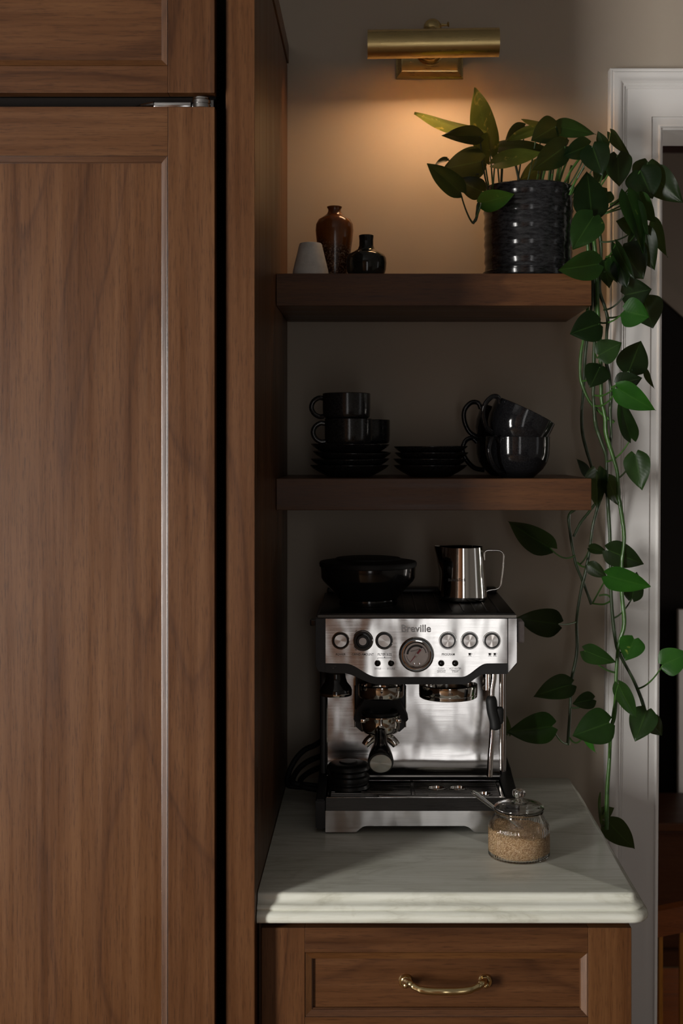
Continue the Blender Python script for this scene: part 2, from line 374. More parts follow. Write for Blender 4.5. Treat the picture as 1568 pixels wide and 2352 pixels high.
# ------------------------------------------------------------------ room shell
XL, XR, YF, ZC = -2.2, 2.6, -4.6, 2.66
LEAN = 0.0063
def lean(x, z): return x + (z-1.5)*LEAN
cx0 = X(1390, 2.43); cx1 = X(1517, 2.42); cz0 = Z(157, 2.41); cz1 = Z(295, 2.41)      # casing outer / inner edges
DX1 = cx1+0.86                                                      # right side of the doorway
def wallplate(name, outline, holes, axis, at, thick, mat):
    """wall sheet with rectangular openings, cut into a grid of boxes joined as one mesh"""
    us = sorted({outline[0], outline[1], *[h[0] for h in holes], *[h[1] for h in holes]})
    vs_ = sorted({outline[2], outline[3], *[h[2] for h in holes], *[h[3] for h in holes]})
    bm = bmesh.new()
    for i in range(len(us)-1):
        for j in range(len(vs_)-1):
            uc, vc = (us[i]+us[i+1])/2, (vs_[j]+vs_[j+1])/2
            if any(h[0] < uc < h[1] and h[2] < vc < h[3] for h in holes): continue
            if axis == 'y': b = boxbm(us[i], us[i+1], min(at,at+thick), max(at,at+thick), vs_[j], vs_[j+1])
            else: b = boxbm(min(at,at+thick), max(at,at+thick), us[i], us[i+1], vs_[j], vs_[j+1])
            me = bpy.data.meshes.new('t'); b.to_mesh(me); b.free(); bm.from_mesh(me); bpy.data.meshes.remove(me)
    bmesh.ops.remove_doubles(bm, verts=bm.verts, dist=1e-5)
    dup = {}
    for f in bm.faces: dup.setdefault(tuple(sorted(v.index for v in f.verts)), []).append(f)
    bm.verts.index_update(); dup = {}
    for f in bm.faces: dup.setdefault(tuple(sorted(v.index for v in f.verts)), []).append(f)
    bmesh.ops.delete(bm, geom=[f for l in dup.values() if len(l) > 1 for f in l], context='FACES_ONLY')
    return frombm(name, bm, mat)
struct(wallplate('wall_back', (XL, XR, 0, ZC), [(cx1-0.012, DX1+0.012, -0.01, cz1+0.012)], 'y', 0.0, 0.12, M['wall']), 'beige painted wall behind the shelves')
struct(wallplate('wall_left', (YF, 0.0, 0, ZC), [(LW_Y0, LW_Y1, LW_Z0, LW_Z1)], 'x', XL, -0.06, M['wall_room']), 'beige wall with a window')
struct(wallplate('wall_front', (XL, XR, 0, ZC), [(BW_X0, BW_X1, BW_Z0, BW_Z1)], 'y', YF, -0.06, M['wall_room']), 'beige wall behind the camera')
struct(wallplate('wall_right', (YF, 3.4, 0, ZC), [(RW_Y0, RW_Y1, RW_Z0, RW_Z1), (DW_Y0, DW_Y1, DW_Z0, DW_Z1)], 'x', XR, 0.06, M['wall_deep']), 'unseen right wall, darkened to cut bounce light')
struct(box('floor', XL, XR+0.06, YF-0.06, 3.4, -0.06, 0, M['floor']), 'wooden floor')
struct(box('ceiling', XL-0.06, XR+0.06, YF-0.06, 3.4, ZC, ZC+0.06, M['ceil']), 'unseen ceiling, darkened to cut bounce light')
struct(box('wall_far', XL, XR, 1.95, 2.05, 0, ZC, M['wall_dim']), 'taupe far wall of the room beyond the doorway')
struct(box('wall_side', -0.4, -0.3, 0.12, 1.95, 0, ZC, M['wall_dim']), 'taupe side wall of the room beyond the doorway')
def window(n, axis, at, u0, u1, v0, v1, cols, rows, inward):
    root = bpy.data.objects.new('window_%d' % n, None); COL.objects.link(root); root['kind'] = 'structure'; root['label'] = 'unseen white framed daylight window'
    root.location = (at, (u0+u1)/2, v0) if axis == 'x' else ((u0+u1)/2, at, v0)
    def bar(name, a0, a1, b0, b1, t0=-0.05, t1=0.02):
        lo, hi = sorted((at+t0*inward, at+t1*inward))
        if axis == 'x': box(name, lo, hi, a0, a1, b0, b1, M['trim'], root)
        else: box(name, a0, a1, lo, hi, b0, b1, M['trim'], root)
    t = 0.05
    bar('window_frame', u0, u0+t, v0, v1); bar('window_frame', u1-t, u1, v0, v1)
    bar('window_frame', u0+t, u1-t, v0, v0+t); bar('window_frame', u0+t, u1-t, v1-t, v1)
    for i in range(1, cols):
        c = u0+(u1-u0)*i/cols; bar('muntin', c-0.012, c+0.012, v0+t, v1-t, -0.04, -0.005)
    for j in range(1, rows):
        c = v0+(v1-v0)*j/rows; bar('muntin', u0+t, u1-t, c-0.012, c+0.012, -0.045, -0.010)
window(1, 'x', XL, LW_Y0, LW_Y1, LW_Z0, LW_Z1, 1, 4, 1)
window(2, 'y', YF, BW_X0, BW_X1, BW_Z0, BW_Z1, 3, 5, 1)
window(3, 'x', XR, RW_Y0, RW_Y1, RW_Z0, RW_Z1, 2, 3, -1)
window(4, 'x', XR, DW_Y0, DW_Y1, DW_Z0, DW_Z1, 2, 2, -1)
# door casing: moulded profile swept round the opening
W_ = cx1-cx0; H_ = cz0-cz1
prof = [(0,0),(0,.021),(.012,.0235),(.035,.0235),(.05,.0215),(.075,.0255),(.13,.027),(.19,.0245),(.235,.0195),(.25,.0165),(.27,.0178),(.285,.0165),(.30,.0138),(.315,.0147),(.33,.0125),
        (.785,.0125),(.79,.0095),(.92,.0095),(.925,.0120),(.945,.0130),(.965,.0120),(.97,.0085),(1.0,.0085),(1.0,-.12)]
vs, fs = [], []
for u, t in prof:
    a, b = u*W_, u*H_
    for x, z in ((cx0+a, 0.0), (cx0+a, cz0-b), (DX1+W_-a, cz0-b), (DX1+W_-a, 0.0)): vs.append((lean(x, z), -t, z))
for i in range(len(prof)-1):
    for k in range(3): fs.append((i*4+k, i*4+k+1, (i+1)*4+k+1, (i+1)*4+k))
struct(mesh('trim_1', vs, fs, M['trim'], smooth=True), 'white moulded door casing')

# ------------------------------------------------------------------ refrigerator with walnut doors
PX = -0.1642                                   # inner face of the tall side panel
yd = -0.676; dd = D0+yd                        # door front plane
def pan_bevel(name, x0, x1, z0, z1, w_, yf, depth, mats, parent):
    """four mitred moulding pieces of a recessed panel: outer rect -> inner rect"""
    e_ = .0010+math.tan(math.radians(17.5))*.70*w_
    prof_ = [(0,0),(0,.0014),(.07,.0016),(.10,.0008),(.14,.0009),(.18,.0011),(.84,e_),(.88,e_+.0003),(.90,e_+.0018),(1.0,e_+.0020),(1.0,depth)]
    rects = [((x0+u*w_, z0+u*w_), (x1-u*w_, z0+u*w_), (x1-u*w_, z1-u*w_), (x0+u*w_, z1-u*w_)) for u, _ in prof_]
    for s in range(4):
        v, f = [], []
        for (u, t), r in zip(prof_, rects):
            p, q = r[s], r[(s+1) % 4]
            v += [(p[0], yf+t, p[1]), (q[0], yf+t, q[1])]
        for i in range(len(prof_)-1): f.append((2*i, 2*i+1, 2*i+3, 2*i+2))
        mesh(name, v, f, mats[s % 2], parent, smooth=True)
def framed_front(parent, x0, x1, z0, z1, yf, th, sl, sr, rt, rb, bw, depth, pmat, rmat=None):
    """stiles, rails, recessed panel and moulding"""
    rmat = rmat or M['wood_h']
    box('stile', x0, x0+sl, yf, yf+th, z0, z1, M['wood_v'], parent, 0.0012)
    box('stile', x1-sr, x1, yf, yf+th, z0, z1, M['wood_v'], parent, 0.0012)
    box('rail', x0+sl, x1-sr, yf, yf+th, z1-rt, z1, rmat, parent, 0.0006)
    box('rail', x0+sl, x1-sr, yf, yf+th, z0, z0+rb, rmat, parent, 0.0006)
    box('panel', x0+sl+bw*0.5, x1-sr-bw*0.5, yf+depth, yf+depth+0.008, z0+rb+bw*0.5, z1-rt-bw*0.5, pmat, parent)
    pan_bevel('panel_moulding', x0+sl, x1-sr, z0+rb, z1-rt, bw, yf, depth, (M['wood_mh'], M['wood_mv']), parent)
fr = thing('refrigerator', 'tall built-in refrigerator faced with two recessed-panel walnut doors', 'refrigerator', (-0.66, -0.33, 0.0))
fx1 = X(493, dd); fx0 = fx1-0.915
box('body', fx0+0.01, fx1-0.004, -0.630, -0.02, 0.02, 2.25, M['black'], fr)
zg1, zg0 = Z(213, dd), Z(245, dd)
sr = X(493, dd)-X(385, dd); bw = X(385, dd)-X(369.5, dd)
for nm, z0, z1, rt, rb, pm in (('upper', zg1, 2.27, 0.066, zg1*0+(Z(151, dd)-zg1), M['wood_h']), ('lower', 0.12, zg0, zg0-Z(358, dd), 0.066, M['wood_v'])):
    d = bpy.data.objects.new('door', None); COL.objects.link(d); d.parent = fr; d.location = Vector((fx0+0.45, -0.66, z0))-fr.location
    framed_front(d, fx0, fx1, z0, z1, yd, 0.021, sr, sr, rt, rb, bw, 0.0062, pm)
box('toe_grille', fx0+0.01, fx1-0.01, -0.60, -0.58, 0.0, 0.11, M['black'], fr)
h = frombm('hinge', boxbm(X(352, dd), X(437, dd), -0.672, -0.655, Z(243.5, dd), Z(233, dd), 0.0008), M['steel'], fr, True); h['label'] = 'brushed metal hinge arm and round pivot'
zz = Z(238, dd)
tube('hinge_tip', [W(354, 238, dd+0.006), W(330, 242, dd+0.014), W(306, 247, dd+0.03)], [0.0032, 0.0026, 0.001], M['steel'], h, 8)
pc = X(459, dd)
lathe('pivot', [(0,0),(.012,0),(.0132,.0008),(.0132,.0052),(.012,.0058),(.012,.0064),(.0132,.007),(.0132,.0112),(.012,.0118),(.0115,.0124),(.0115,.0148),(0,.0150)], M['steel'], h, 32, (pc, -0.664, Z(246, dd)))
box('hinge_plate', X(478, dd), X(487, dd), -0.660, -0.640, Z(246, dd), Z(222, dd), M['steel_dark'], h, 0.0005)
box('gap_liner', fx0, fx1-0.004, -0.645, -0.63, Z(247, dd), Z(211, dd), M['dark_void'], fr)
box('gasket', fx0, X(320, dd), -0.662, -0.650, Z(243.5, dd), Z(238, dd), M['black'], fr, 0.002)
# tall side panel with top scribe strip
tp = thing('cabinet_side_panel', 'tall walnut side panel between the refrigerator and the coffee nook', 'panel', (PX-0.02, -0.33, 0.0))
dp = 1.772; px0 = X(518, dp)
ztop = Z(151, D0)
box('board', px0, PX, dp-D0, -0.001, 0.0, ztop, M['wood_v'], tp, 0.0012)
box('top_strip', px0, PX+0.0025, dp-D0+0.002, -0.001, ztop+0.004, Z(105, D0), M['wood_v'], tp, 0.001)
box('shadow_gap_strip', px0+0.002, PX-0.002, dp-D0+0.006, -0.004, ztop-0.001, ztop+0.005, M['black'], tp)  # black strip standing in for the shadow gap below the top strip

# ------------------------------------------------------------------ floating shelves
SX1 = 0.3562; SY = 2.147-D0
S1T, S1B, S2T, S2B = Z(628, 2.147), Z(702, 2.147), Z(1099, 2.147), Z(1172, 2.147)
for lab, zt, zb in (('thick walnut floating shelf carrying the potted plant and vases', S1T, S1B), ('thick walnut floating shelf carrying black cups and saucers', S2T, S2B)):
    tag(box('floating_shelf', PX+0.0005, SX1, SY, -0.0005, zb, zt, M['wood_h'], None, 0.0012), lab, 'shelf')

# ------------------------------------------------------------------ marble countertop
CT = 0.9207; cxr = 0.3576; cyf = -0.62; CR = 0.005
cp = [(0,0),(.002,.0004),(.0042,.0018),(.0052,.004),(.0056,.0075),(.0068,.0105),(.0095,.0128),(.0125,.0140),(.0150,.0160),(.0158,.0185),(.0148,.0205),(.0144,.0212),(.0172,.0222),(.0205,.0250),(.0219,.0295),(.0212,.0340),(.0185,.0370),(.0150,.0382)]
def ring_pts(o):
    pts = [(PX+0.001, cyf-o)]
    c = (cxr-CR, cyf+CR)
    for k in range(9):
        a = -math.pi/2+k/8*math.pi/2; pts.append((c[0]+(CR+o)*math.cos(a), c[1]+(CR+o)*math.sin(a)))
    pts.append((cxr+o, -0.001)); return pts
vs, fs = [], []; n = len(ring_pts(0))
for o, hh in cp:
    for x, y in ring_pts(o): vs.append((x, y, CT-hh))
for i in range(len(cp)-1):
    for k in range(n-1): fs.append((i*n+k, i*n+k+1, (i+1)*n+k+1, (i+1)*n+k))
vs += [(PX+0.001, -0.001, CT), (PX+0.001, -0.001, CT-cp[-1][1])]; b0 = len(vs)-2; L = (len(cp)-1)*n
fs.append(tuple(range(n))+(b0,)); fs.append(tuple(range(L, L+n))[::-1]+(b0+1,))
fs.append(tuple(i*n for i in range(len(cp)))+(b0+1, b0)); fs.append(tuple(i*n+n-1 for i in range(len(cp)))[::-1]+(b0, b0+1))
tag(mesh('countertop', vs, fs, M['marble'], None, smooth=True), 'pale green-grey marble countertop with a stepped moulded edge', 'countertop')

# ------------------------------------------------------------------ base cabinet with drawer
bc = thing('base_cabinet', 'walnut base cabinet with a brass-handled drawer under the marble top', 'cabinet', (0.1, -0.3, 0.0))
yb = -0.626; db = D0+yb
bx0, bx1 = X(600, db), X(1450, db)
box('body', PX+0.001, bx1-0.004, -0.602, -0.002, 0.09, CT-0.0386, M['wood_v'], bc)
box('toe_kick', PX+0.001, bx1-0.02, -0.54, -0.52, 0.0, 0.09, M['black'], bc)
dr = bpy.data.objects.new('drawer', None); COL.objects.link(dr); dr.parent = bc; dr.location = Vector((0.1, -0.61, 0.7))-bc.location
zt = Z(2131, db); zb_ = Z(2400, db)
framed_front(dr, bx0, bx1, zb_, zt, yb, 0.021, X(700, db)-bx0, bx1-X(1350, db), zt-Z(2188, db), Z(2336, db)-zb_, 0.0105, 0.009, M['wood_h'])
d2 = bpy.data.objects.new('drawer', None); COL.objects.link(d2); d2.parent = bc; d2.location = Vector((0.1, -0.61, 0.1))-bc.location
framed_front(d2, bx0, bx1, 0.10, zb_-0.004, yb, 0.021, 0.06, 0.06, 0.06, 0.06, 0.0105, 0.009, M['wood_h'])
hd = thing('tmp', '', '', (0,0,0)); bpy.data.objects.remove(hd)
yp = yb+0.009; dpn = D0+yp
hb = None
rz = Z(2253, dpn)
hv, hf = [], []
path = smooth_path([W(931, 2254, dpn-0.012), W(938, 2257, dpn-0.022), W(950, 2266, dpn-0.029), W(968, 2274, dpn-0.032), W(995, 2277, dpn-0.033), W(1022, 2277.5, dpn-0.034), W(1050, 2277, dpn-0.033), W(1077, 2274, dpn-0.032), W(1097, 2266, dpn-0.029), W(1108, 2257, dpn-0.022), W(1114, 2254, dpn-0.012)], 6)
def hr(t):
    u = abs(t-0.5)*2
    return 0.0052-.0008*u*u if u < 0.45 else (0.0042 if u < 0.60 else 0.0048 if u < 0.64 else 0.0040 if u < 0.70 else 0.0050)
handle = tube('handle', path, hr, M['brass'], dr, 12); handle['label'] = 'polished brass bow handle'
for px in (931, 1114):
    lathe('rosette', [(0,0),(.0098,0),(.0100,-.0014),(.0088,-.0034),(.0070,-.0036),(.0066,-.0030),(.0050,-.0040),(.0046,-.0100),(.0040,-.0165),(.0024,-.0182),(0,-.0185)], M['brass'], handle, 32, (X(px, dpn), yp, rz), 'y')

# ------------------------------------------------------------------ brass picture light
dl = 2.318; lc = W(994.5, 101, dl)
pl = thing('picture_light', 'antique brass picture light with cylindrical shade glowing on the wall', 'wall lamp', (lc.x, -0.001, Z(150, 2.42)))
tilt = math.radians(0.95)
half = (1145-844)/2/F*dl; rs = 34/F*dl
def sh(u, a, r):   # along axis u, angle a
    return (lc.x+u*math.cos(tilt), lc.y+r*math.sin(a), lc.z+u*math.sin(tilt)+r*math.cos(a))
vs, fs = [], []
a0, a1 = math.radians(-172), math.radians(138)    # open towards the wall and below
N = 36; us = [-half, -half+0.0015, half-0.0015, half]
for r in (rs, rs-0.0012):
    for u in us:
        for k in range(N+1):
            a = a0+(a1-a0)*k/N; vs.append(sh(u, a, r))
m_ = N+1
for s in range(2):
    for i in range(3):
        for k in range(N): q = s*4*m_+i*m_+k; fs.append((q, q+1, q+m_+1, q+m_))
for i in range(3):
    for k in (0, N): q = i*m_+k; fs.append((q, q+m_, q+4*m_+m_, q+4*m_))
for i in (0, 3):
    for k in range(N): q = i*m_+k; fs.append((q, q+1, q+4*m_+1, q+4*m_))
mesh('lamp_shade', vs, fs, M['brass_old'], pl, smooth=True)
for u, nm in ((-half, 0), (half, 1)):     # end caps
    v = [sh(u, a0+(a1-a0)*k/N, rs-0.0006) for k in range(N+1)]; v2 = [sh(u-(0.0012 if u > 0 else -0.0012), a0+(a1-a0)*k/N, rs-0.0006) for k in range(N+1)]
    f = [tuple(range(m_)), tuple(range(m_, 2*m_))[::-1]]+[(k, k+1, m_+k+1, m_+k) for k in range(N)]
    mesh('shade_end_cap', v+v2, f, M['brass_old'], pl)
bl = [Vector(sh(u, math.radians(150), 0.006)) for u in (-half*0.62, 0, half*0.62)]
tube('bulb', bl, 0.0065, M['bulb'], pl, 12)
x0, x1, z0, z1 = X(909, 2.425), X(1063, 2.425), Z(179, 2.42), Z(96, 2.42)
def rect(i, y): return [(x0+i, y, z0+i), (x1-i, y, z0+i), (x1-i, y, z1-i), (x0+i, y, z1-i)]
v = rect(0, -0.0005)+rect(0, -0.006)+rect(0.003, -0.008)+rect(0.010, -0.016)+rect(0.012, -0.0165)
f = [(0,1,2,3)[::-1], (16,17,18,19)]
for i in range(4):
    for k in range(4): f.append((i*4+k, i*4+(k+1)%4, i*4+4+(k+1)%4, i*4+4+k))
mesh('backplate', v, f, M['brass_old'], pl)
rc = W(987, 118, 2.414)
lathe('rosette', [(.026,0),(.026,-.002),(.0235,-.0045),(.021,-.003),(.0205,-.005),(.018,-.008),(.0155,-.0065),(.015,-.009),(.012,-.012),(.009,-.013),(0,-.013)], M['brass_old'], pl, 40, (rc.x, -0.0165, rc.z), 'y')
bcn = W(993, 64, 2.365)
tube('arm', smooth_path([(rc.x, -0.028, rc.z), (rc.x, -0.045, rc.z+0.006), (rc.x+0.001, -0.058, rc.z+0.022), bcn], 6), 0.0045, M['brass_old'], pl, 10)
lathe('ball_joint', [(0.0165*math.sin(math.pi*k/14), -0.0165*math.cos(math.pi*k/14)) for k in range(15)], M['brass_old'], pl, 28, tuple(bcn))
tube('shade_neck', [bcn, Vector(sh(0, math.radians(20), rs-0.001))], 0.006, M['brass_old'], pl, 12)
sk = bcn+Vector((0.015, -0.004, 0.004))
tube('thumb_screw', [sk, sk+Vector((0.010, 0, 0)), sk+Vector((0.011, 0, 0)), sk+Vector((0.0135, 0, 0.001)), sk+Vector((0.015, 0, 0.001))], [0.003, 0.0018, 0.0018, 0.0055, 0.004], M['brass_old'], pl, 10)

# ------------------------------------------------------------------ vases on the top shelf
def vessel(name, label, cat, px, d, z0, prof_px, mat, seg=56, top=None, wall=0.003):
    """prof_px: (half width px, py) from bottom to top, hollow with a lip"""
    s = d/F; c = W(px, 1000, d)
    outer = [(a*s, Z(py, d)) for a, py in prof_px]
    outer = [(0, z0), (outer[0][0]*0.9, z0)] + [(outer[0][0], z0+0.001)] + outer[1:]
    inner = [(max(r-wall, 0.0005), z) for r, z in outer[3:]][::-1]
    prof_ = outer+[(outer[-1][0]-wall*0.5, outer[-1][1]+0.0008)]+inner+[(0, inner[-1][1])]
    return tag(lathe(name, prof_, mat, None, seg, (c.x, c.y, 0)), label, cat)
vessel('ceramic_cone', 'small matte white ceramic cone standing beside the brown vase', 'ornament', 713, 2.185, S1T, [(42,630),(40.5,622),(26,562),(24.5,559.5),(20,559)], M['white_cer'])
vessel('ceramic_vase', 'tall rust-brown speckled ceramic bottle vase', 'vase', 768, 2.235, S1T, [(27,640),(31,620),(36,590),(41,555),(43.5,530),(42.5,516),(37,505),(26,498),(18,492),(15,486),(14.5,482),(17,477),(17.5,475.5)], M['vase_brown'])
vessel('ceramic_vase', 'squat glossy dark olive bottle vase with a narrow neck', 'vase', 841, 2.195, S1T, [(40,633),(45,620),(46.5,605),(45.5,593),(41,585),(30,579),(20,573),(16.5,565),(16,552),(17,543),(16.8,541)], M['vase_dark'])

# ------------------------------------------------------------------ saucers and cups on the second shelf
def saucer_mesh(r):
    p = [(0,0),(r*.52,0),(r*.57,.0008),(r*.62,.0030),(r*.78,.0085),(r*.92,.0145),(r*.985,.0186),(r,.0200),(r*.99,.0206),(r*.955,.0200),(r*.85,.0155),(r*.66,.0100),(r*.5,.0082),(0,.0080)]
    v, f = lathe_vf(p, 48); me = bpy.data.meshes.new('saucer'); me.from_pydata(v, [], f); me.update()
    for q in me.polygons: q.use_smooth = True
    me.materials.append(M['cup']); return me
def put(me, name, label, cat, loc, rot=(0,0,0), group=None):
    o = bpy.data.objects.new(name, me); COL.objects.link(o); o.location = loc; o.rotation_euler = rot
    return tag(o, label, cat, group)
sa = saucer_mesh(0.0685); sb = saucer_mesh(0.0640)
words = ['bottom', 'second from the shelf', 'third from the shelf', 'topmost']
dS = 2.262; step = 0.0125
for i in range(4):
    dx = [0, 0.0012, 0.004, 0.001][i]; ry = math.radians([0, -1.2, -2.4, -0.5][i])
    z = S2T+0.0003+[0, 0.0112, 0.0232, 0.0362][i]
    put(sa, 'saucer', 'black glazed saucer in the stack under the straight cups, %s' % words[i], 'saucer', (X(802.5, dS)+dx, dS-D0, z), (math.radians([0,0.3,-0.4,0.3][i]), ry, i*1.1))
for i in range(4):
    put(sb, 'saucer', 'black glazed saucer in the uncovered stack between the cups, %s' % words[i], 'saucer', (X([988,987,990.5,989][i], dS), dS-D0, S2T+0.0003+[0, 0.0108, 0.0216, 0.0324][i]), (0, math.radians([0,0.3,0,0.4][i]), i*0.9))
def cup_thing(name, label, loc, rot, r, hgt, mat, prof_, handle_pts, hr_, group=None):
    t = thing(name, label, 'cup', loc, group, local=True, rot=rot)
    lathe('body', prof_, mat, t, 56)
    tube('handle', smooth_path(handle_pts, 6), hr_, mat, t, 12, flat=1.25)
    return t
rc_, hc = 0.0408, 0.0428
cprof = [(0,0.002),(rc_*.80,0.002),(rc_*.83,0),(rc_*.88,0.0),(rc_*.955,0.002),(rc_*.985,0.006),(rc_,0.016),(rc_,hc-0.001),(rc_-.0012,hc),(rc_-.003,hc-.001),(rc_-.0035,0.014),(rc_*.8,0.006),(0,0.0055)]
chandle = [(-rc_+.001,0,hc*.80),(-rc_-.007,0,hc*.82),(-rc_-.016,0,hc*.68),(-rc_-.0195,0,hc*.44),(-rc_-.015,0,hc*.20),(-rc_-.006,0,hc*.075),(-rc_*.98+.001,0,hc*.09)]
zc0 = S2T+0.0003+0.0362+0.0210
dC = 2.222
cup_thing('coffee_cup', 'straight-sided black cup standing on the saucers, carrying another cup', (X(800, dC), dC-D0, zc0), (0,0,math.radians(4)), rc_, hc, M['cup'], cprof, chandle, 0.0033)
cup_thing('coffee_cup', 'straight-sided black cup stacked on top of another cup', (X(795.5, dC), dC-D0, zc0+hc+0.0004), (0,0,math.radians(-5)), rc_, hc, M['cup'], cprof, chandle, 0.0033)
dC3 = 2.315
cup_thing('coffee_cup', 'straight-sided black cup half hidden behind the two stacked cups', (X(842.5, dC3), dC3-D0, zc0), (0,0,math.radians(-110)), rc_, hc, M['cup'], cprof, chandle, 0.0033)
rm, hm = 0.0548, 0.0700
mprof = [(0,.002),(rm*.42,.002),(rm*.44,0),(rm*.50,0),(rm*.56,.003),(rm*.78,.014),(rm*.92,.026),(rm*.985,.040),(rm,.054),(rm,hm-.001),(rm-.001,hm),(rm-.003,hm-.001),(rm-.0035,.052),(rm*.90,.030),(rm*.72,.016),(rm*.4,.008),(0,.007)]
mhandle = [(-rm*.985,0,hm*.86),(-rm-.008,0,hm*.97),(-rm-.020,0,hm*.90),(-rm-.0255,0,hm*.66),(-rm-.018,0,hm*.40),(-rm*.98-.004,0,hm*.20),(-rm*.74,0,hm*.15)]
dM = 2.225; dM2 = 2.345
cup_thing('wide_mug', 'wide rounded black mug standing on the shelf at the end of the row', (X(1188.5, dM), dM-D0, S2T), (0,0,math.radians(48)), rm, hm, M['mug'], mprof, mhandle, 0.0034)
cup_thing('wide_mug', 'wide rounded black mug standing behind the end mug, beside the saucers', (X(1163, dM2), dM2-D0, S2T), (0,0,math.radians(6)), rm, hm, M['mug'], mprof, mhandle, 0.0034)
def tilted(label, px, py, d, deg, rz_):
    rot = (Matrix.Rotation(math.radians(deg), 4, 'Y') @ Matrix.Rotation(math.radians(rz_), 4, 'Z')).to_euler()
    up = Vector((math.sin(math.radians(deg)), 0, math.cos(math.radians(deg))))
    base = W(px, py, d)-up*hm
    return cup_thing('wide_mug', label, base, rot, rm, hm, M['mug'], mprof, mhandle, 0.0034)
tilted('wide rounded black mug tipped over the rim of the end mug', 1207, 943, dM-0.006, 25.5, 30)
tilted('wide rounded black mug tipped over the mug behind, its handle upright', 1172, 953, dM2-0.004, 22, 4)

# ------------------------------------------------------------------ espresso machine
dm = 2.081; ym = dm-D0; sm = dm/F
mx = lambda px: (px-VX)*sm
mz = lambda py: CZ-(py-VY)*sm
em = thing('espresso_machine', 'brushed steel espresso machine with pressure gauge and bean hopper on the marble', 'coffee machine', (0.066, -0.19, CT))
xl, xr = mx(724), mx(1188)
yback = -0.032; ys = -0.212; ds = D0+ys
box('body', xl+0.004, xr-0.003, ys+0.004, yback, CT+0.012, mz(1420), M['steel_dark'], em, 0.006)
# head housing and front panel
def scurve(p, q, n=10): return [(p[0]+(q[0]-p[0])*k/n, p[1]+(q[1]-p[1])*(3*(k/n)**2-2*(k/n)**3)) for k in range(n+1)]
px_head = [(724,1419)]+[(724,1530),(731,1543),(760,1547)]+scurve((785,1547),(868,1573))+scurve((1066,1573),(1112,1550))+[(1165,1549),(1187,1526),(1187,1419)]
prism('head_housing', [(mx(a), mz(b)) for a, b in px_head], ym+0.004, ys+0.05, M['black'], em, 0.002)
px_pan = [(747.5,1421),(747.5,1523)]+scurve((792,1523.5),(866,1554.5))+scurve((1060,1554.5),(1118,1523.5))+[(1164.5,1523),(1164.5,1421)]
front = prism('front_panel', [(mx(a), mz(b)) for a, b in px_pan], ym-0.0012, ym+0.008, M['steel_panel'], em, 0.0012)
front['label'] = 'brushed steel control panel'
prism('head_corner', [(mx(1167), mz(1421)), (mx(1167), mz(1545)), (mx(1186.5), mz(1522)), (mx(1186.5), mz(1421))], ym+0.001, ys+0.03, M['steel'], em, 0.006)
prism('head_corner', [(mx(725), mz(1421)), (mx(725), mz(1528)), (mx(732), mz(1542)), (mx(745), mz(1545)), (mx(745), mz(1421))], ym+0.001, ys+0.03, M['black'], em, 0.004)
# top deck
box('top_deck', mx(728), mx(1187), ym+0.001, yback, mz(1420), mz(1412.5), M['greystrip'], em, 0.002)
TZ = mz(1412.5)
dk = boxbm(mx(732), mx(1184), ym+0.006, yback-0.002, TZ-0.002, TZ+0.002, 0.0015)
frombm('warming_tray', dk, M['black'], em, True)
for i in range(9):
    x = mx(930)+i*(mx(1150)-mx(930))/8
    box('tray_rib', x-0.0012, x+0.0012, ym+0.03, yback-0.02, TZ+0.0018, TZ+0.0034, M['black'], em, 0.0005)
rail_d = D0+yback-0.004
tube('tray_rail', smooth_path([W(925, 1379, rail_d), W(927, 1372, rail_d), W(960, 1371, rail_d), W(1080, 1371, rail_d), W(1125, 1372, rail_d), W(1128, 1379, rail_d)], 4), 0.0035, M['grey_plastic'], em, 8)
box('rear_ledge', mx(735), mx(1180), yback-0.03, yback, TZ, TZ+0.012, M['black'], em, 0.004)
# hopper
dh = 2.205; sh_ = dh/F; hc_ = (X(845, dh), dh-D0, 0)
hop = lathe('bean_hopper', [(0,TZ+.002),(66*sh_,TZ+.002),(67*sh_,TZ+.004),(66*sh_,TZ+.012),(58*sh_,TZ+.014),(58*sh_,TZ+.022),(70*sh_,Z(1372,dh)),(74*sh_,Z(1365,dh)),(104*sh_,Z(1333,dh)),(108*sh_,Z(1325,dh)),(109*sh_,Z(1300,dh)),(100*sh_,Z(1300,dh)),(0,Z(1302,dh))], M['black_gloss'], em, 64, hc_)
lathe('hopper_lid', [(108*sh_,Z(1302,dh)),(111*sh_,Z(1300,dh)),(112*sh_,Z(1293,dh)),(110*sh_,Z(1289,dh)),(85*sh_,Z(1285,dh)),(76*sh_,Z(1284,dh)),(74*sh_,Z(1281,dh)),(66*sh_,Z(1280,dh)),(0,Z(1280,dh))], M['black_soft'], hop, 64, hc_)
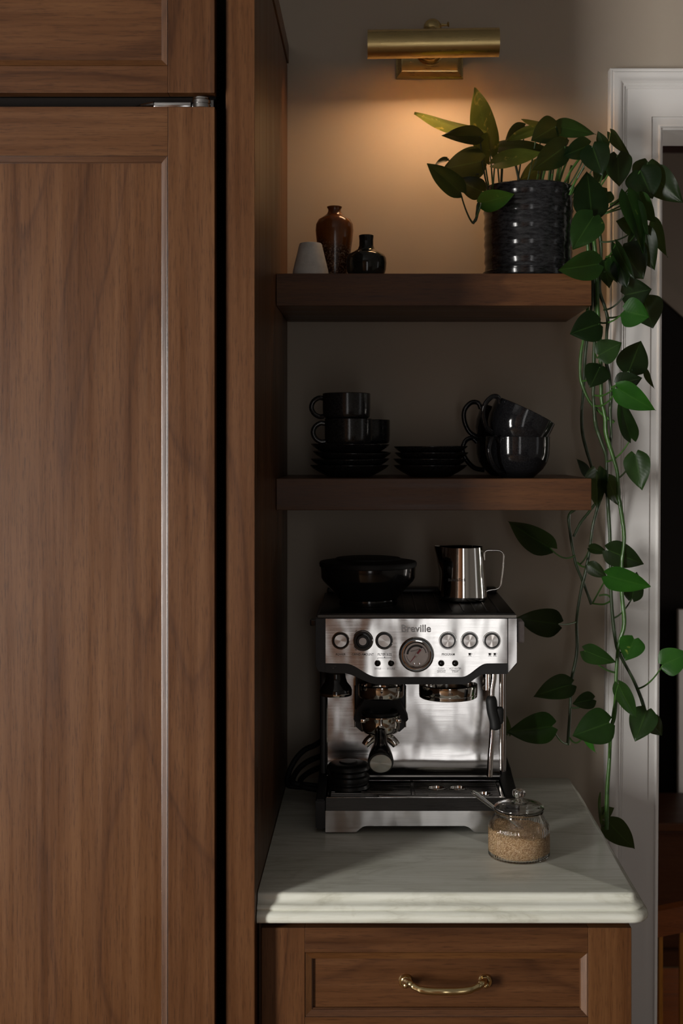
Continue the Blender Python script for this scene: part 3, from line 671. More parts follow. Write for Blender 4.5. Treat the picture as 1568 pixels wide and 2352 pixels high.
# buttons
def button(px, py, r, ro, cap, name='button'):
    b = lathe(name, [(ro*sm,0.004),(ro*sm,-0.0018),((ro-1.2)*sm,-0.0030),((r+1)*sm,-0.0030),(r*sm,-0.0010),(0,-0.0008)], M['black_gloss'], em, 40, (mx(px), ym-0.001, mz(py)), 'y')
    lathe('bezel', [((ro+1.6)*sm,0),((ro+1.6)*sm,-.0008),((ro+.4)*sm,-.0016),((ro-.2)*sm,-.0016)], M['chrome'], b, 40, (mx(px), ym-0.001, mz(py)), 'y')
    lathe('cap', [((r-.4)*sm,-.0005),((r-.4)*sm,-.0034),((r-1)*sm,-.0039),(0,-.0039)], cap, b, 40, (mx(px), ym-0.001, mz(py)), 'y')
    return b
def spunmat():
    m, nt, bs = newmat('spun_steel'); bs.inputs['Metallic'].default_value = 1; bs.inputs['Base Color'].default_value = (0.62,0.60,0.58,1)
    bs.inputs['Roughness'].default_value = 0.30; bs.inputs['Anisotropic'].default_value = 0.96
    tg = nd(nt, 'ShaderNodeTangent'); tg.direction_type = 'RADIAL'; tg.axis = 'Y'; nt.links.new(tg.outputs[0], bs.inputs['Tangent'])
    return m
M['spun'] = spunmat()
def centered(o):
    """move the mesh origin to its own centre so that radial tangents work"""
    me = o.data; c = sum((v.co for v in me.vertices), Vector())/len(me.vertices); me.transform(Matrix.Translation(-c)); o.location = o.location+c
for px in (782, 882, 1028, 1078, 1129):
    b = button(px, 1471, 15.2, 19, M['spun'])
    for ch in b.children:
        if ch.name.startswith('cap'): centered(ch)
gd = button(833, 1471, 12.5, 21, M['grey_plastic'], 'grind_dial')
lathe('knob', [(15*sm,-.003),(15*sm,-.010),(13.5*sm,-.011),(9*sm,-.011),(8.6*sm,-.0105),(0,-.0105)], M['black_gloss'], gd, 36, (mx(833), ym-0.001, mz(1471)), 'y')
lathe('knob_cap', [(8.5*sm,-.0100),(8.5*sm,-.0115),(0,-.0117)], M['dial'], gd, 30, (mx(833), ym-0.001, mz(1471)), 'y')
def arc_strip(name, px, py, r0, r1, a0, a1, y, mat, parent, n=24):
    v, f = [], []
    for k in range(n+1):
        a = math.radians(a0+(a1-a0)*k/n)
        for r in (r0, r1): v.append((mx(px)+r*sm*math.cos(a), y, mz(py)+r*sm*math.sin(a)))
        for r in (r0, r1): v.append((mx(px)+r*sm*math.cos(a), y+0.0004, mz(py)+r*sm*math.sin(a)))
    for k in range(n):
        q = 4*k; f += [(q, q+1, q+5, q+4), (q+2, q+6, q+7, q+3), (q, q+4, q+6, q+2), (q+1, q+3, q+7, q+5)]
    return mesh(name, v, f, mat, parent)
arc_strip('dial_scale', 833, 1471, 22.2, 24.2, -150, 150, ym-0.0016, M['ink'], gd, 40)
# gauge
gx, gz = mx(956), mz(1503)
ga = lathe('pressure_gauge', [(38.5*sm,0.004),(38.5*sm,-.003),(36.5*sm,-.006),(34*sm,-.006),(33.5*sm,-.002)], M['black_gloss'], em, 64, (gx, ym-0.001, gz), 'y')
lathe('gauge_rim', [(40.5*sm,0),(40.5*sm,-.0012),(38.6*sm,-.0024),(38.4*sm,-.0024)], M['chrome'], ga, 64, (gx, ym-0.001, gz), 'y')
lathe('gauge_ring', [(33.8*sm,-.0060),(31.5*sm,-.0062),(29*sm,-.0040),(27*sm,-.0022)], M['chrome'], ga, 64, (gx, ym-0.001, gz), 'y')
lathe('gauge_face', [(33*sm,-.0015),(0,-.0015)], M['dial'], ga, 64, (gx, ym-0.001, gz), 'y')
arc_strip('gauge_band', 956, 1503, 18.5, 23, 50, 178, ym-0.0030, M['ink'], ga, 24)
arc_strip('gauge_band', 956, 1503, 21.5, 23, 10, 50, ym-0.0030, M['ink'], ga, 10)
arc_strip('gauge_band', 956, 1503, 22, 23, 185, 228, ym-0.0030, M['ink'], ga, 10)
def bar2(name, p, q, w0, w1, y, mat, parent):
    a = Vector((mx(p[0]), y, mz(p[1]))); b = Vector((mx(q[0]), y, mz(q[1]))); n_ = Vector((-(b-a).z, 0, (b-a).x)).normalized()
    v = [a+n_*w0*sm, a-n_*w0*sm, b-n_*w1*sm, b+n_*w1*sm]; v += [k+Vector((0,0.0005,0)) for k in v]
    return mesh(name, v, [(0,1,2,3),(7,6,5,4),(0,4,5,1),(1,5,6,2),(2,6,7,3),(3,7,4,0)], mat, parent)
nee = bar2('needle', (964,1492), (941,1521), 1.6, 0.5, ym-0.0048, M['red'], ga)
bar2('needle_tail', (956.5,1502), (965.5,1490.5), 1.8, 2.2, ym-0.0050, M['red'], nee)
lathe('needle_hub', [(3.4*sm,-.004),(3.4*sm,-.0062),(2.4*sm,-.0068),(0,-.007)], M['dial'], ga, 24, (gx, ym-0.001, gz), 'y')
for px in (950.5, 962): lathe('gauge_screw', [(2.4*sm,-.0015),(2.4*sm,-.0026),(0,-.0028)], M['steel'], ga, 20, (mx(px), ym-0.001, mz(1524)), 'y')
# indicator lights
for px in (867, 898, 1013, 1045):
    i_ = lathe('indicator_light', [(7.2*sm,0.001),(7.2*sm,-.0010),(5.6*sm,-.0020),(5.2*sm,-.0008)], M['chrome'], em, 28, (mx(px), ym-0.001, mz(1523)), 'y')
    lathe('lens', [(5.2*sm,-.0006),(4.6*sm,-.0020),(2.8*sm,-.0030),(0,-.0034)], M['black_gloss'], i_, 24, (mx(px), ym-0.001, mz(1523)), 'y')
# lettering
def text(s, px, py, size_px, y, mat, parent, name='lettering', bold=0.0, align='CENTER', ext=0.0002, d=None, rot=0.0, sx=1.0):
    cu = bpy.data.curves.new('t', 'FONT'); cu.body = s; cu.align_x = align; cu.align_y = 'CENTER'; cu.size = size_px*sm; cu.extrude = ext; cu.offset = bold
    o = bpy.data.objects.new('t', cu); COL.objects.link(o)
    dg = bpy.context.evaluated_depsgraph_get(); dg.update()
    me = bpy.data.meshes.new_from_object(o.evaluated_get(dg)); bpy.data.objects.remove(o); bpy.data.curves.remove(cu)
    me.transform(Matrix.Translation((mx(px), y, mz(py))) @ Matrix.Rotation(rot, 4, 'Y') @ Matrix.Rotation(math.pi/2, 4, 'X') @ Matrix.Diagonal((sx,1,1,1)))
    me.materials.clear(); me.name = name
    return link(name, me, mat, parent)
ty = ym-0.0014
text('Breville', 955, 1444, 23, ty-0.0002, M['steel_dark'], em, 'logo', 0.0003, sx=1.0, ext=0.0008)['label'] = 'raised Breville lettering'
for s, px, py, sz in (('POWER', 782, 1503, 7.5), ('GRIND AMOUNT', 833, 1503, 7.5), ('FILTER SIZE', 883, 1503, 7.5), ('PROGRAM', 1029, 1503, 7.5)):
    text(s, px, py, sz, ty, M['ink'], em, bold=0.00004, sx=0.86)
for s, px, py in (('SINGLE', 867, 1535.5), ('DOUBLE', 898, 1535.5), ('CLEAN', 1013, 1535.5), ('DESCALE', 1013, 1542.5), ('HOT WATER', 1045, 1535.5), ('STEAM', 1045, 1542.5)):
    text(s, px, py, 5.6, ty, M['ink_grey' if s in ('SINGLE', 'DOUBLE') else 'ink'], em, sx=0.84)
text('TAMPER', 765, 1531, 4.2, ym+0.0036, M['ink_grey'], em, sx=0.9)
text('LESS', 817, 1450, 5, ty, M['ink'], em, sx=0.8, rot=-0.9)
text('MORE', 815, 1490, 5, ty, M['ink'], em, sx=0.8, rot=0.75)
text('ESPRESSO RANGE', 953, 1493, 3.4, ym-0.0032, M['ink_grey'], ga, sx=0.8, rot=-0.25)
text('ESPRESSO BAR', 958, 1531, 3.4, ym-0.0032, M['ink_grey'], ga, sx=0.8)
bar2('bracket_line', (867,1511), (898,1511), 0.4, 0.4, ty, M['ink'], em)
for px in (867, 898): bar2('bracket_line', (px,1511), (px,1514), 0.4, 0.4, ty, M['ink'], em)
bar2('bracket_line', (883,1508), (883,1511), 1.0, 0.5, ty, M['ink'], em)
for px in (1013, 1045): bar2('divider_line', (px-10,1539), (px+10,1539), 0.3, 0.3, ty, M['ink_grey'], em)
for px in (1079, 1125, 1136.5):
    c_ = bar2('cup_symbol', (px-0.8,1499.5), (px-0.8,1505), 3.0, 2.4, ty, M['ink'], em)
    bar2('cup_symbol_saucer', (px-4.5,1506.5), (px+3.5,1506.5), 0.45, 0.45, ty, M['ink'], c_)
    arc_strip('cup_symbol_handle', px+2.6, 1501.5, 1.4, 2.1, -100, 100, ty, M['ink'], c_, 10)
# side knobs
k_ = box('steam_dial', mx(1191), mx(1208), ym+0.022, ym+0.060, mz(1483), mz(1431), M['grey_plastic'], em, 0.004, 3); k_['label'] = 'grey steam dial on the side'
lathe('dial_collar', [(0,0),(.017,0),(.017,.006),(0,.006)], M['black'], k_, 28, (mx(1186), ym+0.041, mz(1457)), 'x')
box('side_catch', mx(708), mx(725), ym+0.05, ym+0.075, mz(1448), mz(1433), M['black_gloss'], em, 0.002)
# back splash with coved foot
sx0, sx1 = X(752, ds), X(1146, ds)
prf = [(ys, mz(1560)), (ys, 1.035), (ys, 1.02), (ys-.0008, 1.010), (ys-.003, 1.001), (ys-.007, .993), (ys-.012, .988), (ys-.016, .9855), (ys-.020, .9845), (ys-.021,.982)]
v = [(x, y, z) for y, z in prf for x in (sx0, sx1)]+[(x, y+0.003, z-0.0015) for y, z in prf for x in (sx0, sx1)]
k = len(prf); f = [(2*i, 2*i+1, 2*i+3, 2*i+2) for i in range(k-1)]+[(2*k+2*i, 2*k+2*i+2, 2*k+2*i+3, 2*k+2*i+1) for i in range(k-1)]
f += [(0, 2*k, 2*k+1, 1), (2*k-2, 2*k-1, 4*k-1, 4*k-2)]+[(2*i, 2*i+2, 2*k+2*i+2, 2*k+2*i) for i in range(k-1)]+[(2*i+1, 2*k+2*i+1, 2*k+2*i+3, 2*i+3) for i in range(k-1)]
mesh('back_splash', v, f, M['steel'], em, smooth=True)['label'] = 'brushed steel back splash'
box('side_column', xl+0.002, sx0-0.0015, ys-0.012, ys+0.01, CT+0.05, mz(1545), M['black'], em, 0.003)
box('side_column', sx1+0.0015, xr-0.004, ys-0.006, ys+0.01, CT+0.05, mz(1548), M['steel'], em, 0.004)
tube('edge_trim', [(sx1+0.002, ys-0.007, .99), (sx1+0.002, ys-0.007, mz(1552))], 0.0018, M['chrome'], em, 8)
tube('edge_trim', [(sx0-0.001, ys-0.006, .985), (sx0-0.001, ys-0.006, mz(1600))], 0.0014, M['chrome'], em, 8)
# lower side cheeks that run forward beside the tray
for sgn, xa, xb in ((-1, xl, mx(746)), (1, mx(1163), xr+0.004)):
    zf = CT+0.006; y0_, y1_ = ym+0.002, yback
    pts = [(y0_, zf), (y0_, mz(1838)), (ys-0.055, .980), (ys-0.02, .984), (ys+0.01, .990), (y1_, 1.0), (y1_, zf)]
    bm = bmesh.new(); A = [bm.verts.new((xa, y, z)) for y, z in pts]; B = [bm.verts.new((xb, y, z)) for y, z in pts]; nn = len(pts)
    bm.faces.new(A); bm.faces.new(B[::-1])
    for i in range(nn): bm.faces.new((A[i], B[i], B[(i+1)%nn], A[(i+1)%nn]))
    bmesh.ops.bevel(bm, geom=bm.edges[:], offset=0.002, segments=2, affect='EDGES')
    frombm('side_cheek', bm, M['black'], em, True)
# drip tray
tz = .9765
tx0, tx1 = mx(748), mx(1162)
tray = box('drip_tray', tx0, tx1, ym+0.003, ys-0.015, CT+0.022, tz-0.007, M['black'], em, 0.002)
px_lip = [(747,1862),(747,1911),(817,1911),(832,1899),(840,1896.5),(1067,1896.5),(1075,1899),(1090,1911),(1163,1911),(1163,1862)]
prism('tray_front', [(mx(a), mz(b)) for a, b in px_lip], ym-0.0015, ym+0.012, M['steel'], tray, 0.002)['label'] = 'brushed steel tray front with raised centre'
v = [(tx0, ym-0.0012, mz(1862)), (tx1, ym-0.0012, mz(1862)), (tx1, ym+0.006, tz), (tx0, ym+0.006, tz), (tx0, ym+0.012, mz(1862)), (tx1, ym+0.012, mz(1862)), (tx1, ym+0.012, tz), (tx0, ym+0.012, tz)]
mesh('tray_upper_band', v, [(0,1,2,3),(4,7,6,5),(0,4,5,1),(3,2,6,7),(0,3,7,4),(1,5,6,2)], M['black_steel'], tray)
gy0, gy1 = ym+0.007, ys-0.021
box('grid_frame', tx0+0.001, tx1-0.001, gy0-0.001, gy0+0.004, tz-0.003, tz+0.0006, M['steel'], tray, 0.0005)
box('grid_frame', tx0+0.001, tx1-0.001, gy1-0.003, gy1, tz-0.003, tz+0.0006, M['steel'], tray, 0.0005)
for xa in (tx0+0.002, mx(946), tx1-0.007): box('grid_frame', xa, xa+0.005, gy0+0.004, gy1-0.003, tz-0.003, tz+0.0004, M['steel'], tray, 0.0005)
rows = 11; holes = [(1003, 1810), (1052, 1810), (1108, 1824)]
def gd_at(py): return (CZ-tz)*F/(py-VY)
hp = [(X(a, gd_at(b)), gd_at(b)-D0) for a, b in holes]
for i in range(rows):
    y = gy0+0.008+(gy1-0.005-gy0-0.008)*i/(rows-1)
    segs = [(tx0+0.007, mx(946)-0.0005)]
    xs = mx(946)+0.0055; cut = []
    for hx, hy in hp:
        if abs(y-hy) < 0.0115: dxh = math.sqrt(max(0.0152**2-(1.3*(y-hy))**2, 0)); cut.append((hx-dxh, hx+dxh))
    for a, b in sorted(cut):
        if a > xs+0.004: segs.append((xs, a))
        xs = max(xs, b)
    if tx1-0.008 > xs+0.003: segs.append((xs, tx1-0.0078))
    for a, b in segs: box('grid_slat', a, b, y-0.0023, y+0.0023, tz-0.0030, tz+0.0002, M['steel'], tray, 0.0008, 1)
for hx, hy in hp:
    v, f = [], []
    for r, z in ((0.0150, tz-.003), (0.0150, tz+.0008), (0.0128, tz+.0012), (0.0115, tz-.003)):
        for k in range(36): a = 2*math.pi*k/36; v.append((hx+r*math.cos(a), hy+r*0.76*math.sin(a), z))
    for i in range(3):
        for k in range(36): f.append((i*36+k, i*36+(k+1)%36, (i+1)*36+(k+1)%36, (i+1)*36+k))
    mesh('grid_ring', v, f, M['chrome'], tray, smooth=True)
frombm('grid_plate', boxbm(mx(870), mx(1005), gy0+0.004, gy0+0.0125, tz-0.001, tz+0.0012, 0.001), M['steel'], tray, True)
box('grid_slot', mx(893), mx(985), gy0+0.0065, gy0+0.0105, tz+0.0005, tz+0.0016, M['black'], tray, 0.0004)
for px in (765, 800, 1130, 1150): lathe('machine_foot', [(0,0),(.010,0),(.011,.003),(.011,.012),(0,.012)], M['black_soft'], em, 20, (mx(px), ym+(0.03 if px in (765, 1150) else 0.27), CT+0.0003))
box('under_base', tx0+0.004, tx1-0.004, ym+0.014, yback-0.01, CT+0.008, CT+0.024, M['black'], em)
# grinder outlet with cradle
dg_ = 2.135; sg = dg_/F
gcx = X(875, dg_); gcy = dg_-D0
prism('grinder_column', [(X(816, ds-0.03), mz(1575)), (X(816, ds-0.03), Z(1668, ds-.03)), (X(830, ds-0.03), Z(1680, ds-.03)), (X(918, ds-0.03), Z(1680, ds-.03)), (X(931, ds-0.03), Z(1668, ds-.03)), (X(931, ds-0.03), mz(1575))], ys-0.032, ys-0.001, M['black'], em, 0.003)
for px in (815, 931): tube('column_trim', [W(px, 1670, ds-.034), W(px, 1574, ds-.034)], 0.0012, M['chrome'], em, 8)
gr = lathe('grind_outlet', [(50*sg,Z(1570,dg_)),(52*sg,Z(1572,dg_)),(52*sg,Z(1596,dg_)),(49*sg,Z(1600,dg_)),(40*sg,Z(1600,dg_))], M['chrome'], em, 56, (gcx, gcy, 0))
text('CONICAL BURR', 876, 1578, 4.6, gcy-52*sg-0.0004, M['ink'], gr, sx=0.9)
text('GRINDER', 876, 1584, 4.6, gcy-52*sg-0.0004, M['ink'], gr, sx=0.9)
bar2('arrow_mark', (876,1593.5), (876,1598), 4.2, 0.2, gcy-52*sg-0.0004, M['ink'], gr)
bar2('arrow_mark', (765,1534.5), (765,1537), 2.6, 0.1, ym+0.0032, M['ink_grey'], em)
# flared cradle
crd = [(843,1598),(836,1605),(815,1643),(812,1650),(815,1655),(824,1656),(834,1648),(838,1640),(860,1632),(890,1632),(914,1640),(919,1648),(928,1656),(933,1655),(937,1650),(934,1643),(915,1605),(908,1598)]
prism('cradle', [(X(a, dg_), Z(b, dg_)) for a, b in crd], gcy-0.008, gcy+0.034, M['black_soft'], em, 0.004)
# group head
dgh = 2.15; sgh = dgh/F; ghc = (X(1029, dgh), dgh-D0, 0)
lathe('group_head', [(60*sgh,Z(1570,dgh)),(67*sgh,Z(1571,dgh)),(67*sgh,Z(1590,dgh)),(66.4*sgh,Z(1591,dgh)),(66.4*sgh,Z(1592,dgh)),(67*sgh,Z(1593,dgh)),(66*sgh,Z(1599,dgh)),(63*sgh,Z(1601,dgh)),(50*sgh,Z(1600,dgh)),(48*sgh,Z(1594,dgh)),(0,Z(1594,dgh))], M['chrome'], em, 64, ghc)
text('LOCK', 1036, 1601, 5, ghc[1]-67*sgh-0.0006, M['ink'], em, sx=0.9)
# steam wand
dw = 2.10
wand = tube('steam_wand', smooth_path([W(1134, 1545, dw), W(1133, 1560, dw), W(1129, 1590, dw), W(1131, 1640, dw), W(1130, 1690, dw), W(1126, 1740, dw), W(1124, 1779, dw), W(1123.5, 1783, dw)], 5), lambda t: 0.0048 if t < 0.95 else 0.0036, M['chrome'], em, 14)
tube('wand_grip', smooth_path([W(1127, 1598, dw-.001), W(1130, 1630, dw-.001), W(1136, 1655, dw-.001), W(1138, 1676, dw-.001)], 5), lambda t: 0.0050+0.0042*min(1, 10*t, 12*(1-t)), M['black_soft'], wand, 14)
frombm('grip_tab', boxbm(X(1136, dw), X(1156, dw), dw-D0-0.006, dw-D0+0.006, Z(1663, dw), Z(1623, dw), 0.0045, 3), M['black_soft'], wand, True)
lathe('wand_joint', [(0.009,0),(0.009,.028),(0,.028)], M['chrome'], wand, 24, (X(1120, dw+.02), dw+.02-D0, Z(1583, dw+.02)))
# ------------------------------------------------------------------ tamper hanging under the head
dt = 2.118; st = dt/F
tm = thing('tamper', 'black tamper with a steel base hanging under the machine head', 'tamper', (X(771, dt), dt-D0, Z(1598, dt)))
lathe('handle', [(0,Z(1546,dt)),(22*st,Z(1546,dt)),(23*st,Z(1556,dt)),(26*st,Z(1566,dt)),(35*st,Z(1578,dt)),(37*st,Z(1584,dt)),(37*st,Z(1589,dt)),(0,Z(1589,dt))], M['black_gloss'], tm, 48, (X(771, dt), dt-D0, 0))
lathe('base', [(0,Z(1589,dt)),(36.8*st,Z(1589,dt)),(36.8*st,Z(1595,dt)),(36*st,Z(1596,dt)),(0,Z(1596,dt))], M['chrome'], tm, 48, (X(771, dt), dt-D0, 0))
# ------------------------------------------------------------------ portafilter resting in the cradle
dpf = 2.108; sp_ = dpf/F; pc_ = (X(874, dpf), dpf-D0, 0)
pf = thing('portafilter', 'polished steel portafilter with black handle resting in the grinder cradle', 'portafilter', (pc_[0], pc_[1], Z(1690, dpf)))
lathe('basket_holder', [(0,Z(1684,dpf)),(30*sp_,Z(1684,dpf)),(38*sp_,Z(1681,dpf)),(43*sp_,Z(1674,dpf)),(44.5*sp_,Z(1660,dpf)),(44.5*sp_,Z(1648,dpf)),(46*sp_,Z(1645,dpf)),(46*sp_,Z(1641,dpf)),(43*sp_,Z(1640,dpf)),(41*sp_,Z(1642,dpf)),(40*sp_,Z(1660,dpf)),(0,Z(1662,dpf))], M['chrome'], pf, 56, pc_)
lathe('rim_ring', [(40*sp_,Z(1641,dpf)),(41*sp_,Z(1634,dpf)),(38*sp_,Z(1632,dpf)),(34*sp_,Z(1637,dpf)),(33*sp_,Z(1644,dpf)),(0,Z(1646,dpf))], M['black'], pf, 56, pc_)
for s in (-1, 1):
    q = boxbm(-0.0045, 0.0045, -0.010, 0.002, -0.003, 0.003, 0.0012)
    me = bpy.data.meshes.new('locking_ear'); q.to_mesh(me); q.free(); me.transform(Matrix.Translation((pc_[0]+s*40*sp_, pc_[1]-0.018, Z(1648, dpf)))); link('locking_ear', me, M['chrome'], pf, True)
    sp = smooth_path([W(874+s*4, 1686, dpf-.002), W(874+s*18, 1694, dpf-.004), W(874+s*30, 1704, dpf-.006), W(874+s*36, 1712, dpf-.007)], 5)
    tube('spout', sp, [0.0062+0.0012*math.sin(math.pi*k/(len(sp)-1)) for k in range(len(sp))], M['chrome'], pf, 14)
he = W(874, 1753, 2.006); hs = W(874, 1683, 2.074)
ax = (he-hs).normalized()
hpth = [hs+(he-hs)*t for t in (0, .12, .25, .45, .62, .80, .95, 1.0)]
hnd = tube('handle', hpth, [.0085,.0092,.0100,.0118,.0158,.0188,.0202,.0194], M['black_gloss'], pf, 32)
tube('handle_ferrule', [hs-ax*0.010, hs-ax*0.002, hs+ax*0.004], [.0080,.0100,.0090], M['chrome'], pf, 28)
u = ax.cross(Vector((1,0,0))).normalized(); v_ = ax.cross(u)
cv, cf = lathe_vf([(0.0172,-0.002),(0.0172,0.0012),(0.0165,0.0018),(0,0.0018)], 40)
rotm = Matrix((u, v_, ax)).transposed().to_4x4()
me = bpy.data.meshes.new('handle_cap'); me.from_pydata([rotm @ Vector(p) for p in cv], [], cf); me.update()
cap = link('handle_cap', me, M['spun'], pf, True); cap.location = cap.location+he
cap['label'] = 'spun steel end cap'
# ------------------------------------------------------------------ black stand on the drip tray
dk_ = 2.150; sk_ = dk_/F
lathe_c = (X(800, dk_), dk_-D0, 0)
zk = tz+0.0012
kk = tag(lathe('dosing_cup', [(0,zk),(45*sk_,zk),(48*sk_,zk+.002),(49*sk_,Z(1806,dk_)),(47*sk_,Z(1799,dk_)),(43*sk_,Z(1797,dk_)),(43*sk_,Z(1793,dk_)),(48*sk_,Z(1791,dk_)),(49*sk_,Z(1787,dk_)),(48*sk_,Z(1780,dk_)),(42*sk_,Z(1777,dk_)),(41*sk_,Z(1770,dk_)),(46*sk_,Z(1767,dk_)),(49*sk_,Z(1763,dk_)),(48*sk_,Z(1757,dk_)),(44*sk_,Z(1753,dk_)),(30*sk_,Z(1751,dk_)),(22*sk_,Z(1750,dk_)),(20*sk_,Z(1747,dk_)),(0,Z(1746,dk_))], M['black'], None, 56, lathe_c), 'squat black ringed plastic cup standing on the drip tray', 'cup')
# ------------------------------------------------------------------ power cord
pw = thing('power_cord', 'thick black power cord looping beside the espresso machine', 'cord', (-0.125, -0.14, CT))
def wc(pts): return smooth_path([W(a, b, d) for a, b, d in pts], 7)
for nm, pts in (('cord', [(740,1700,2.32),(722,1712,2.30),(700,1722,2.29),(680,1742,2.28),(664,1772,2.27),(660,1800,2.255),(675,1806,2.25),(700,1808,2.25),(722,1812,2.25),(742,1815,2.25)]),
                ('cord', [(742,1735,2.31),(722,1742,2.29),(702,1752,2.28),(684,1768,2.27),(672,1790,2.25),(678,1800,2.24),(705,1803,2.24),(742,1807,2.24)]),
                ('cord', [(742,1760,2.30),(722,1768,2.28),(704,1778,2.265),(690,1792,2.25),(694,1806,2.235),(720,1812,2.23),(742,1815,2.23)])):
    tube(nm, wc(pts), 0.0050, M['black_soft'], pw, 10)
# ------------------------------------------------------------------ milk jug
dj = 2.257; sj = dj/F; jx = X(1061, dj); jy = dj-D0; zj = TZ+0.0036
jug = thing('milk_jug', 'polished steel milk jug with a wire handle on top of the espresso machine', 'jug', (jx, jy, zj))
def jr(t): return (57-8.5*t)*sj
vs, fs = [], []; S = 72; R_ = 22; hj = Z(1256, dj)-zj
def jring(t, off, zt):
    for k in range(S):
        a = 2*math.pi*k/S; r = jr(t)-off
        dirl = math.cos(a-math.pi)                     # spout points to -x
        sp = max(0, dirl)**26*max(0, (t-0.42)/0.58)**1.3*0.0125
        lip = max(0, dirl)**8*max(0, (t-0.9)/0.1)*0.0015
        vs.append((jx+(r+sp)*math.cos(a), jy+(r+sp*0.9)*math.sin(a), zj+zt+lip))
jprof = [(0, .013, .0005), (0, .004, .0), (0, .0012, .0015), (0, 0, .005)]
for t, o, z in jprof: jring(t, o, z)
for i in range(1, R_+1): jring(i/R_, 0, .005+(hj-.005)*i/R_)
for i in range(R_, 1, -1): jring(i/R_, .0012, .005+(hj-.005)*i/R_-(0 if i < R_ else -.0003))
nr = len(vs)//S
for i in range(nr-1):
    for k in range(S): fs.append((i*S+k, i*S+(k+1)%S, (i+1)*S+(k+1)%S, (i+1)*S+k))
fs.append(tuple(range(S))[::-1]); fs.append(tuple((nr-1)*S+k for k in range(S)))
mesh('body', vs, fs, M['chrome'], jug, smooth=True)
tube('handle', smooth_path([W(1111, 1286, dj), W(1111.5, 1274, dj), W(1113, 1268, dj), W(1119, 1264.5, dj), W(1130, 1264, dj), W(1145, 1264.5, dj), W(1153, 1269, dj), W(1156, 1278, dj), W(1154, 1305, dj), W(1150, 1338, dj), W(1147, 1348, dj), W(1140, 1353, dj), W(1126, 1355.5, dj), W(1118, 1358, dj), W(1115.5, 1364, dj), W(1115, 1372, dj)], 4), 0.0016, M['chrome'], jug, 10)
text('BaristaTech', 1061, 1352, 10, jy-jr(.2)-0.0006, M['ink_grey'], jug, sx=0.9)
# ------------------------------------------------------------------ sugar jar
dz = 1.968; sz_ = dz/F; zx = X(1191.5, dz); zy = dz-D0
jar = thing('sugar_jar', 'lidded fluted glass jar half filled with brown sugar', 'jar', (zx, zy, CT))
RJ = 70*sz_
jo = [(0,.0005),(RJ*.90,.0005),(RJ*.97,.0015),(RJ,.004),(RJ*1.0,.012),(RJ*1.0,.030),(RJ*1.0,.044),(RJ*.985,.048),(RJ*.93,.0535),(RJ*.86,.059),(RJ*.80,.063),(RJ*.78,.066),(RJ*.80,.0685),(RJ*.80,.070)]
ji = [(RJ*.765,.070),(RJ*.75,.066),(RJ*.77,.0625),(RJ*.83,.058),(RJ*.90,.052),(RJ*.948,.047),(RJ*.958,.043),(RJ*.958,.030),(RJ*.958,.012),(RJ*.95,.006),(RJ*.90,.0038),(0,.0038)]
nj = len(jo)
def rib(k, a): return 0.00042*math.cos(64*a) if 3 <= k <= 7 else 0.0
lathe('glass_body', [(r, h+CT) for r, h in jo+ji], M['glass'], jar, 384, (zx, zy, 0), ribs=rib, smooth='all')
lid = lathe('glass_lid', [(RJ*.10,.0795),(RJ*.25,.0790),(RJ*.50,.0780),(RJ*.68,.0764),(RJ*.765,.0738),(RJ*.775,.0716),(RJ*.81,.0716),(RJ*.825,.0734),(RJ*.80,.0765),(RJ*.71,.0791),(RJ*.50,.0808),(RJ*.25,.0818),(RJ*.13,.083),(RJ*.11,.086),(RJ*.12,.089),(RJ*.19,.0905),(RJ*.215,.0925),(RJ*.215,.0975),(RJ*.19,.0995),(0,.1000),(0,.0990),(RJ*.10,.0980),(RJ*.10,.0940),(RJ*.05,.0900),(RJ*.05,.0840),(RJ*.10,.0795)], M['glass'], jar, 64, (zx, zy, CT), smooth='all')
rs_ = RJ*.958+.0003
def sug_h(a, r): return .0415+.0045*math.cos(a-2.6)*r/rs_+.0035*mnoise.noise((r*60*math.cos(a), r*60*math.sin(a), 3.1))
vs, fs = [], []; S = 96
pr = [(rs_*.88,.0034),(rs_*.955,.0052),(rs_*.99,.009),(rs_,.014),(rs_,.022),(rs_,.030),(rs_,.036)]
for r, h in pr:
    for k in range(S): a = 2*math.pi*k/S; vs.append((zx+r*math.cos(a), zy+r*math.sin(a), CT+h))
for r in [rs_*q for q in (1, .9, .75, .6, .45, .3, .15, .03)]:
    for k in range(S): a = 2*math.pi*k/S; vs.append((zx+r*math.cos(a), zy+r*math.sin(a), CT+sug_h(a, r)))
nr = len(vs)//S
for i in range(nr-1):
    for k in range(S): fs.append((i*S+k, i*S+(k+1)%S, (i+1)*S+(k+1)%S, (i+1)*S+k))
fs.append(tuple(range(S))[::-1]); fs.append(tuple((nr-1)*S+k for k in range(S)))
sg_ = mesh('sugar', vs, fs, M['sugar'], jar, smooth='all'); sg_['kind'] = 'stuff'; sg_['label'] = 'coarse brown sugar'
gv, gf = [], []
for i in range(5200):
    a = random.random()*2*math.pi
    r = rs_*math.sqrt(random.random())*0.97
    c = Vector((zx+r*math.cos(a), zy+r*math.sin(a), CT+sug_h(a, r)+random.uniform(-.0002,.0007)))
    e = Matrix.Rotation(random.random()*6, 3, 'X') @ Matrix.Rotation(random.random()*6, 3, 'Z'); s = random.uniform(.0003,.00055); b = len(gv)
    gv += [c+e @ Vector((sx*s, sy*s, sz*s*1.2)) for sx in (-1,1) for sy in (-1,1) for sz in (-1,1)]
    gf += [tuple(b+q for q in f) for f in ((0,1,3,2),(4,6,7,5),(0,4,5,1),(2,3,7,6),(0,2,6,4),(1,5,7,3))]
g_ = mesh('sugar_grains', gv, gf, M['sugar'], jar); g_['kind'] = 'stuff'
